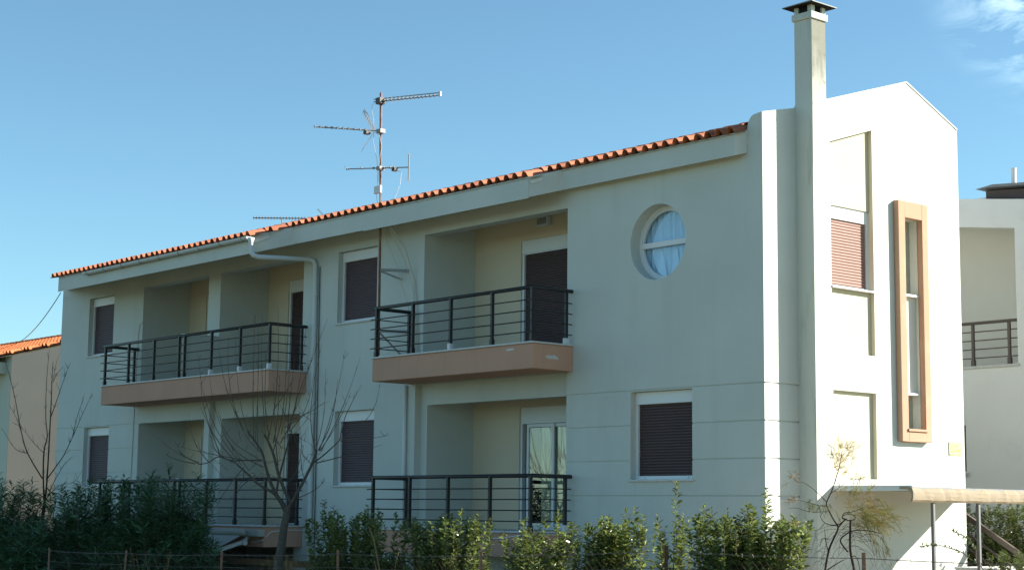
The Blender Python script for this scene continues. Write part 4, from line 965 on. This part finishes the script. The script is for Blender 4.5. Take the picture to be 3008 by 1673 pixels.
shoot_shrub('hedge_shrub', 'sunlit glossy hedge shrub below the middle of the right balcony', 'shrub', (-2.98, hy), (.92, .5), .08, .30, 95, HL, HM, M['bark_twig'], 66, group=grp, tall=((.35, .34), (.72, .30), (.2, .22)))
shoot_shrub('hedge_shrub', 'rounded sunlit hedge shrub below the right end of the right balcony', 'shrub', (-.92, hy), (.70, .45), -.10, .16, 70, HL, HM, M['bark_twig'], 66, group=grp, tall=((-.28, .22), (.05, .20), (.42, .36)))
shoot_shrub('hedge_shrub', 'sunlit hedge shrub left of the lower window with several leafy spikes', 'shrub', (.42, hy), (.62, .45), .05, .30, 75, HL, HM, M['bark_twig'], 66, group=grp, tall=((-.22, .26), (.06, .28), (.30, .36), (.46, .37), (.56, .28)))
shoot_shrub('hedge_shrub', 'thin open hedge shrub with one tall spike beside the dark fence post', 'shrub', (1.42, hy), (.38, .3), -.02, .22, 18, HL, HM, M['bark_twig'], 55, group=grp, tall=((.20, .70), (-.12, .32), (.28, .3), (.34, .2)))
shoot_shrub('hedge_shrub', 'big dense sunlit hedge shrub in front of the building corner', 'shrub', (2.72, hy), (.95, .5), .13, .42, 130, HL, HM, M['bark_twig'], 70, group=grp, tall=((-.72, .42), (-.60, .38), (.08, .46), (.33, .40), (.44, .62), (-.3, .36), (.6, .3)))
# oleanders in the shade of the building
OL = (.21, .031); OM = M['ole']; grp = 'oleander bushes in front of the left balcony'
shoot_shrub('oleander', 'dark oleander bush at the left edge before the beige house', 'bush', (-18.9, -3.0), (1.5, .6), .42, 1.05, 85, OL, OM, M['bark_twig'], 46, droop=.35, group=grp, upright=.75, whorl=True, tall=((-.9, 1.0), (-.35, .85), (.3, .7)))
shoot_shrub('oleander', 'wide dark oleander bush below the lower left shuttered window', 'bush', (-15.1, -3.0), (2.0, .7), .46, .98, 120, OL, OM, M['bark_twig'], 46, droop=.4, group=grp, upright=.75, whorl=True, tall=((-.3, .95), (-.55, .8), (.35, .75), (-1.2, .45)))
shoot_shrub('oleander', 'tall dark oleander bush in front of the lower left balcony railing', 'bush', (-12.3, -3.0), (1.75, .7), .62, 1.1, 120, OL, OM, M['bark_twig'], 46, droop=.4, group=grp, upright=.75, whorl=True, tall=((.15, 1.12), (-.45, .95), (.9, .8), (1.35, .6)))
shoot_shrub('oleander', 'low dark oleander bush under the bare sapling', 'bush', (-16.6, -3.5), (1.5, .5), -.12, .2, 70, OL, OM, M['bark_twig'], 46, droop=.4, group=grp, upright=.7, whorl=True)
# bushes by the stair on the right
grp = 'bushes behind the stair handrail'
shoot_shrub('garden_bush', 'glossy green bush behind the stair handrail close to the gable wall', 'bush', (-.55, 6.1), (1.0, .6), .40, .55, 100, (.08, .03), M['rbush'], M['bark_twig'], 62, group=grp, tall=((-.05, .52), (.5, .6)))
shoot_shrub('garden_bush', 'sunlit green bush at the right edge below the carport canvas', 'bush', (1.0, 5.9), (1.2, .6), .42, .6, 110, (.08, .03), M['rbush'], M['bark_twig'], 62, group=grp, tall=((-.5, .60), (.1, .55)))
shoot_shrub('garden_bush', 'low sunlit bush in front of the stair handrail at the right edge', 'bush', (2.35, 2.85), (.40, .4), -.26, -.12, 60, (.075, .03), M['rbush'], M['bark_twig'], 60, group=grp)

# ---- bare trees: silhouettes laid out in a plane facing the garden, with depth spread
RH = Vector((rt.x, rt.y, 0)).normalized(); FH = Vector((fw.x, fw.y, 0)).normalized()
def tree(name, label, cat, base, limbs, shoots, scale, m_trunk, m_twig, seed, org, group=None):
    """limbs/shoots: polylines in drawing units (a right, b down) scaled to metres about org"""
    r = random.Random(seed); E_ = empty(name, (base.x, base.y, ZG)); tag(E_, label, cat, group)
    def P3(a, b, dep): return base+RH*((a-org[0])*scale)+Vector((0, 0, (org[1]-b)*scale))+FH*dep
    tr = MB(); tw = MB()
    for (pts, r0, r1, dep) in limbs:
        n = len(pts); q3 = [P3(a, b, dep*(i/(n-1))**1.0) for i, (a, b) in enumerate(pts)]
        fine = []; rad = []
        for i in range(n-1):
            for k_ in range(4):
                t = k_/4; p0 = q3[max(i-1, 0)]; p1 = q3[i]; p2 = q3[i+1]; p3 = q3[min(i+2, n-1)]
                fine.append(.5*((2*p1)+(-p0+p2)*t+(2*p0-5*p1+4*p2-p3)*t*t+(-p0+3*p1-3*p2+p3)*t**3)); rad.append(r0+(r1-r0)*((i+t)/(n-1)))
        fine.append(q3[-1]); rad.append(r1)
        tr.tube(fine, [q_*(.78 if r0 > .08 else .66 if scale < .004 else 1.0) for q_ in rad], 8)
    for (pts, r0, dep, nside) in shoots:
        n = len(pts); d0 = dep if isinstance(dep, tuple) else (dep*.5, dep)
        q3 = [P3(a, b, d0[0]+(d0[1]-d0[0])*i/(n-1)) for i, (a, b) in enumerate(pts)]
        fine = []; rad = []
        for i in range(n-1):
            for k_ in range(3):
                t = k_/3; p0 = q3[max(i-1, 0)]; p1 = q3[i]; p2 = q3[i+1]; p3 = q3[min(i+2, n-1)]
                fine.append(.5*((2*p1)+(-p0+p2)*t+(2*p0-5*p1+4*p2-p3)*t*t+(-p0+3*p1-3*p2+p3)*t**3)); rad.append(max(r0*(1-.8*(i+t)/(n-1)), .0022))
        fine.append(q3[-1]); rad.append(.0020)
        tw.tube(fine, rad, 5)
        for s_ in range(nside):
            j = r.randint(1, len(fine)-2); p = fine[j]; dirv = (fine[j+1]-fine[j]).normalized(); sv = Vector((r.uniform(-1, 1), r.uniform(-1, 1), r.uniform(-.3, .8))).normalized()
            dv = (dirv*.7+sv*.8).normalized(); ln = r.uniform(.05, .22)*(scale/.0029 if scale < .004 else 1)*.9
            tw.tube([p, p+dv*ln*.5+Vector((0, 0, .01)), p+dv*ln+Vector((0, 0, .03))], [.004, .003, .0018], 4)
    part(tr, 'trunk', m_trunk, E_, smooth=True); part(tw, 'twigs', m_twig, E_, fix=False)
    return E_
T = []
limbs = [([(660, 1640), (675, 1530), (690, 1433), (700, 1330), (715, 1250), (722, 1195)], .105, .075, 0),
         ([(715, 1240), (680, 1170), (640, 1120), (570, 1080), (500, 1015), (440, 960)], .055, .022, -.5),
         ([(712, 1245), (690, 1185), (650, 1140), (600, 1050), (570, 970), (540, 880), (490, 810), (440, 750)], .058, .020, .5),
         ([(735, 1180), (690, 1080), (660, 1000), (630, 890), (590, 800), (578, 785)], .048, .024, -.2),
         ([(650, 1120), (655, 1030), (668, 940), (685, 830), (700, 740)], .035, .018, .7),
         ([(720, 1215), (760, 1150), (810, 1060), (860, 960), (885, 900), (895, 872)], .050, .026, -.3),
         ([(872, 935), (920, 905), (970, 865), (1030, 810), (1042, 765)], .022, .011, -.5),
         ([(560, 930), (450, 930), (370, 932), (292, 910), (230, 945), (170, 955)], .022, .012, .2)]
shoots = []
r = random.Random(11)
def whip(a, b, a2, b2, rad=.009, bend=0, side=3, dep=None):
    mx1, my1 = a+(a2-a)*.33+bend, b+(b2-b)*.3; mx2, my2 = a+(a2-a)*.7+bend*.8, b+(b2-b)*.66
    d0 = r.uniform(-.5, .5) if dep is None else dep
    shoots.append(([(a, b), (mx1, my1), (mx2, my2), (a2, b2)], rad, (d0, d0+r.uniform(-.5, .5)), side))
for w_ in [(440, 750, 250, 250, -20), (445, 755, 330, 190, -35), (440, 960, 145, 280, -60), (430, 950, 215, 380, -70), (470, 990, 190, 330, -60), (490, 810, 470, 130, 5), (500, 815, 500, 60, -5), (480, 800, 400, 220, -20), (545, 880, 550, 150, 0), (580, 790, 520, 40, -10), (590, 800, 575, 110, -25), (595, 805, 640, 20, 25), (600, 820, 610, 380, 10), (630, 890, 700, 200, 30), (690, 780, 720, 180, 10), (700, 745, 790, 130, 10), (690, 760, 745, 300, -5), (700, 750, 835, 420, 30), (660, 960, 640, 480, -5), (700, 740, 925, 80, -20), (720, 720, 840, 240, 10), (685, 830, 790, 560, 10), (892, 875, 930, 380, 20), (895, 872, 1040, 265, 10), (898, 872, 1135, 310, 10), (890, 880, 915, 250, -40), (885, 890, 870, 480, -15), (900, 868, 990, 440, 25), (905, 870, 1070, 515, 10), (1042, 765, 1140, 470, -20), (1035, 805, 1250, 460, 60), (1030, 812, 1330, 780, 40), (540, 880, 380, 560, -30), (560, 930, 300, 640, -60), (570, 970, 330, 760, -50), (440, 960, 300, 860, -20), (292, 910, 180, 620, 10), (230, 945, 70, 640, -30), (292, 910, 200, 700, -25), (170, 955, 20, 905, -30), (170, 955, -90, 790, -20), (200, 950, 50, 830, -40), (450, 930, 90, 860, 0), (640, 640, 780, 430, 0), (760, 1150, 920, 1040, 20), (810, 1060, 800, 830, -20), (860, 950, 760, 790, -10), (700, 740, 900, 560, 30), (720, 700, 940, 590, 20), (500, 1015, 350, 1250, -40), (450, 970, 265, 1300, -10), (480, 1000, 380, 1160, 20), (690, 1080, 780, 720, 40), (600, 1050, 480, 1090, 0)]:
    whip(*w_[:4], rad=r.uniform(.007, .0118), bend=w_[4])
whip(885, 945, 1265, 825, .012, 0, 5); whip(865, 700, 780, 640, .006, 0, 1)
for k_ in range(26):                         # fine crossing twigs in the crown
    a = r.uniform(330, 860); b = r.uniform(720, 1080); whip(a, b, a+r.uniform(-170, 170), b-r.uniform(-60, 230), .0045, r.uniform(-25, 25), 2)
TREE = tree('bare_tree', 'leafless pollarded tree with many whip shoots before the left balconies', 'tree', Vector((-8.15, -3.0, .487)), limbs, shoots, .0029, M['bark'], M['bark_twig'], 3, (713, 1157))
t2 = TREE.copy(); col.objects.link(t2); t2.location = (-17.3, -9.2, ZG); t2.rotation_euler = (0, 0, 1.1); t2['label'] = 'leafless tree seen only as branches mirrored in the glass door'
for ch_ in list(TREE.children):
    c_ = ch_.copy(); c_.parent = t2; c_.matrix_parent_inverse = wm(TREE).inverted(); col.objects.link(c_)
# sapling by the beige house (drawing units: photo-sized grid of 7.7 mm)
limbs = [([(124, 1690), (124, 1600), (125, 1520), (129, 1478)], .042, .034, 0)]
shoots = [([(128, 1482), (120, 1400), (118, 1330), (124, 1292), (116, 1240), (112, 1150), (114, 1043)], .020, (0, .2), 12), ([(129, 1480), (133, 1420), (135, 1300), (136, 1200), (136, 1130), (137, 1085)], .022, (0, -.1), 16),
          ([(132, 1412), (160, 1375), (182, 1345), (208, 1292), (235, 1230), (262, 1172)], .014, (0, -.4), 12), ([(119, 1410), (72, 1340), (48, 1276), (24, 1184), (0, 1112), (-20, 1060)], .015, (0, .3), 14),
          ([(136, 1235), (150, 1195), (165, 1150), (178, 1115), (192, 1082)], .010, (0, -.2), 12), ([(48, 1276), (30, 1240), (2, 1200)], .008, (.1, .3), 5), ([(136, 1140), (148, 1110), (162, 1093)], .006, (0, .1), 4), ([(136, 1135), (140, 1090), (147, 1055)], .006, (0, .1), 4),
          ([(205, 1295), (218, 1235), (232, 1190), (229, 1183)], .007, (-.2, -.3), 7), ([(118, 1340), (85, 1310), (50, 1270), (20, 1252)], .007, (.1, .2), 6), ([(130, 1470), (170, 1430), (215, 1420), (240, 1385)], .008, (0, -.3), 4), ([(131, 1474), (150, 1420), (175, 1370), (200, 1345)], .009, (0, .2), 10), ([(72, 1340), (35, 1330), (0, 1290), (-15, 1270)], .008, (.1, .4), 6)]
tree('bare_sapling', 'slender leafless sapling between the oleanders before the beige house', 'tree', Vector((-17.909, -2.8, .078)), limbs, shoots, .00769, M['bark_dark'], M['bark_dark'], 5, (125, 1520))

# ---- tamarisk at the gable corner (crooked stems, feathery sprays)
def tamarisk():
    base = Vector((3.067, -2.5, -.307)); org = (1804, 1202); scale = .00433*.2329
    E_ = empty('tamarisk', (base.x, base.y, ZG)); tag(E_, 'crooked half-bare tamarisk shrub with yellow-green feathery sprays at the gable corner', 'shrub')
    def P3(a, b, dep=0): return base+RH*((a-org[0])*scale)+Vector((0, 0, (org[1]-b)*scale))+FH*dep
    st = MB(); r = random.Random(4)
    def stem(pts, r0, r1, dep=0, seg=7):
        n = len(pts); q3 = [P3(a, b, dep*i/(n-1)) for i, (a, b) in enumerate(pts)]; fine = []; rad = []
        for i in range(n-1):
            for k_ in range(4):
                t = k_/4; p0 = q3[max(i-1, 0)]; p1 = q3[i]; p2 = q3[i+1]; p3 = q3[min(i+2, n-1)]
                fine.append(.5*((2*p1)+(-p0+p2)*t+(2*p0-5*p1+4*p2-p3)*t*t+(-p0+3*p1-3*p2+p3)*t**3)); rad.append(r0+(r1-r0)*(i+t)/(n-1))
        fine.append(q3[-1]); rad.append(r1); st.tube(fine, rad, seg); return fine
    stem([(1690, 2450), (1760, 1700), (1820, 1258), (1870, 1010), (1930, 870), (1985, 740), (1930, 640), (1860, 500), (1850, 430), (1920, 280), (1980, 100), (2010, 0), (2050, -200)], .016, .004)
    stem([(2300, 2450), (2220, 1700), (2160, 1258), (2110, 1030), (2100, 850), (2100, 640)], .019, .013, -.2)
    stem([(2100, 1030), (2000, 900), (2055, 820), (2150, 770), (2300, 770), (2450, 805)], .011, .004, -.3)
    stem([(2095, 640), (2050, 620), (2090, 560), (2190, 545), (2330, 500)], .011, .004, .2); stem([(2080, 640), (2000, 700), (1900, 705), (1830, 670), (1800, 600), (1840, 560)], .007, .003, .2)
    stem([(2100, 650), (2170, 650), (2210, 610), (2140, 570), (2060, 600)], .008, .004, .1); stem([(1860, 1020), (1840, 900), (1840, 750)], .007, .003, .1); stem([(1985, 740), (2060, 650)], .009, .008)
    stem([(1890, 330), (2000, 270), (2150, 170), (2300, 90)], .006, .002, .3); stem([(1850, 430), (1700, 290), (1560, 200), (1470, 190), (1400, 110), (1340, 60)], .005, .0016, -.2); stem([(1860, 545), (1650, 550), (1480, 505), (1400, 515)], .005, .0018, .1); stem([(1870, 480), (1760, 470), (1600, 420), (1320, 390)], .004, .0016, .3)
    stem([(1820, 690), (1720, 770), (1500, 765), (1420, 770)], .004, .0016, -.1); stem([(1720, 770), (1700, 830), (1740, 900)], .003, .0016, 0); stem([(2130, 1110), (2190, 1080), (2240, 1150), (2270, 1300)], .007, .003, .1); stem([(1850, 1250), (1950, 1170), (2020, 1120)], .008, .004, -.2)
    for k_ in range(26):                         # drooping fine bare twigs
        a0 = r.uniform(1960, 2300); b0 = r.uniform(700, 1000); sg = r.choice((-1, 1, 1)); ln = r.uniform(150, 420)
        stem([(a0, b0), (a0+sg*ln*.4, b0-20+r.uniform(-30, 30)), (a0+sg*ln*.8, b0+80), (a0+sg*ln, b0+r.uniform(120, 320))], .003, .0013, r.uniform(-.3, .3), 4)
    for k_ in range(14):
        a0 = r.uniform(1780, 1900); b0 = r.uniform(880, 1200); stem([(a0, b0), (a0-60, b0-10), (a0-r.uniform(80, 200), b0+r.uniform(0, 170))], .0028, .0013, r.uniform(-.2, .2), 4)
    part(st, 'stems', M['bark_dark'], E_, smooth=True, fix=False)
    sp = MB(); sb = MB()
    def spray(a, b, da, db, n, green, spread=30):
        """a feathery twig: thin main line with hair-fine side sprays"""
        dep = r.uniform(-.35, .35); tgt = sp if green else sb
        L_ = math.hypot(da, db); p0 = P3(a, b, dep); p1 = P3(a+da*.5, b+db*.5-L_*.06, dep); p2 = P3(a+da, b+db, dep+r.uniform(-.08, .08))
        tgt.tube([p0, p1, p2], [.0022, .0017, .0009], 3, False)
        for i in range(n):
            t = r.uniform(.1, 1); q0 = p0.lerp(p1, t*2) if t < .5 else p1.lerp(p2, t*2-1)
            d = (p2-p0).normalized(); sv = Vector((r.gauss(0, 1), r.gauss(0, 1), r.gauss(0, 1))).normalized(); ln = r.uniform(.03, .10)
            e = q0+(d*.8+sv*.6).normalized()*ln+Vector((0, 0, -.012)); tgt.tube([q0, q0.lerp(e, .55)+Vector((0, 0, .006)), e], [.0017, .0015, .0008], 3, False)
    for k_ in range(115):                        # big clump on the right
        a = r.gauss(2330, 120); b = r.gauss(560, 95); spray(a, b, r.uniform(60, 260), r.uniform(-40, 230), 13, r.random() < .72)
    for k_ in range(34): spray(r.uniform(1990, 2450), r.uniform(250, 480), r.uniform(-60, 140), r.uniform(-160, 60), 11, r.random() < .6)
    for k_ in range(16): spray(r.gauss(1720, 50), r.gauss(450, 30), r.uniform(-60, 90), r.uniform(0, 90), 9, True)
    for k_ in range(8): spray(r.gauss(1430, 40), r.gauss(160, 25), r.uniform(-70, 50), r.uniform(-60, 60), 6, False)
    for k_ in range(10): spray(r.gauss(1450, 60), r.gauss(400, 15), r.uniform(-80, 60), r.uniform(-40, 20), 6, False)
    for k_ in range(60): spray(r.gauss(2010, 75), r.uniform(-260, 130), r.uniform(-90, 120), r.uniform(-150, -10), 9, r.random() < .25)
    for k_ in range(14): spray(r.uniform(2350, 2620), r.uniform(700, 1000), r.uniform(10, 90), r.uniform(60, 260), 9, r.random() < .5)
    for k_ in range(8): spray(r.uniform(2200, 2320), r.uniform(100, 180), r.uniform(10, 90), r.uniform(-60, 30), 6, False)
    o = part(sp, 'green_sprays', M['tam'], E_, fix=False); o['kind'] = 'stuff'
    o = part(sb, 'dry_sprays', M['straw'], E_, fix=False); o['kind'] = 'stuff'
tamarisk()

# ---- small things: pink flower, arching leafy twig, dry stalks
E_ = empty('pink_flower', (3.185, -3.2, ZG)); tag(E_, 'small faded pink flower head on a thin stalk above the big hedge shrub', 'flower')
mb = MB(); mb.tube([(3.15, -3.2, ZG), (3.14, -3.2, -.3), (3.17, -3.2, .13)], .005, 5); part(mb, 'stalk', M['bark_twig'], E_)
P = np.tile(np.array([[3.185, -3.2, .165]]), (34, 1))+rng.normal(size=(34, 3))*np.array([.018, .018, .028]); V, F = leaf_batch(P, rnd_unit(34), rnd_unit(34), np.full(34, .045), np.full(34, .035)); me = np_mesh('petals', V, F); me.materials.append(M['flower'])
o = bpy.data.objects.new('petals', me); o.parent = E_; o.matrix_parent_inverse = wm(E_).inverted(); col.objects.link(o)
E_ = empty('arching_twig', (5.9, -2.8, ZG)); tag(E_, 'arching leafy rose twig reaching across the sunlit wall by the carport post', 'plant')
tws = [[(5.95, -2.8, ZG), (5.75, -2.8, -.55), (5.52, -2.8, -.24), (5.25, -2.8, -.08), (4.98, -2.8, -.015), (4.85, -2.8, -.02), (4.70, -2.8, -.035)], [(5.45, -2.8, -.2), (5.42, -2.75, -.05), (5.33, -2.75, .06), (5.20, -2.75, .12), (5.12, -2.75, .15)]]
mb = MB(); P = []; D = []
for tw in tws:
    mb.tube(tw, [.007*(1-.7*i/len(tw)) for i in range(len(tw))], 5)
    for i in range(2 if len(tw) > 5 else 1, len(tw)-1):
        for k_ in range(16):
            t = rng.uniform(); P.append(np.array(tw[i])*(1-t)+np.array(tw[i+1])*t); D.append(rnd_unit(1)[0]+np.array([-.4, 0, .2]))
part(mb, 'stem', M['bark_twig'], E_)
V, F = leaf_batch(np.array(P), np.array(D), rnd_unit(len(P)), rng.uniform(.025, .05, len(P)), rng.uniform(.012, .02, len(P))); me = np_mesh('leaves', V, F); me.materials.append(M['rbush'])
o = bpy.data.objects.new('leaves', me); o.parent = E_; o.matrix_parent_inverse = wm(E_).inverted(); col.objects.link(o); o['kind'] = 'stuff'
mb = MB(); mb.tube([(-3.45, -4.4, ZG), (-3.5, -4.4, -.75), (-3.58, -4.4, -.45), (-3.70, -4.4, -.12), (-3.84, -4.4, .075)], [.014, .013, .012, .010, .006], 6); mb.tube([(-3.5, -4.4, -.8), (-3.62, -4.4, -.55), (-3.68, -4.4, -.42)], [.008, .006, .003], 5); mb.tube([(-3.4, -4.4, ZG), (-3.25, -4.4, -.7), (-3.10, -4.4, -.28)], [.009, .006, .003], 5)
o = mb.build('dry_stalk', M['straw']); tag(o, 'single pale dry bent stalk standing at the fence before the shaded shrub', 'plant')
for i, (x, lab, nn) in enumerate(((-5.9, 'clump of dry brown weeds beside the fence post before the bare tree', 46), (-10.3, 'thin dry weeds in the shade at the fence before the oleander', 22))):
    mb = MB()
    for k_ in range(nn):
        a = x+random.gauss(0, .28 if i == 0 else .6); h = random.uniform(.75, 1.25)
        p = [(a, -4.5+random.gauss(0, .12), ZG), (a+random.gauss(0, .05), -4.5, ZG+h*.5), (a+random.gauss(0, .14), -4.5+random.gauss(0, .1), ZG+h)]
        mb.tube(p, [.004, .003, .0015], 4, False)
        for j in range(7):
            t = random.uniform(.55, 1); c = Vector(p[1]).lerp(Vector(p[2]), (t-.5)*2); v = Vector((random.gauss(0, 1), random.gauss(0, 1), random.uniform(0, 1.5))).normalized()*random.uniform(.02, .07); mb.tube([c, c+v], [.003, .0015], 3, False)
    o = mb.build('dry_weeds', M['straw'], fix=False); tag(o, lab, 'weeds')
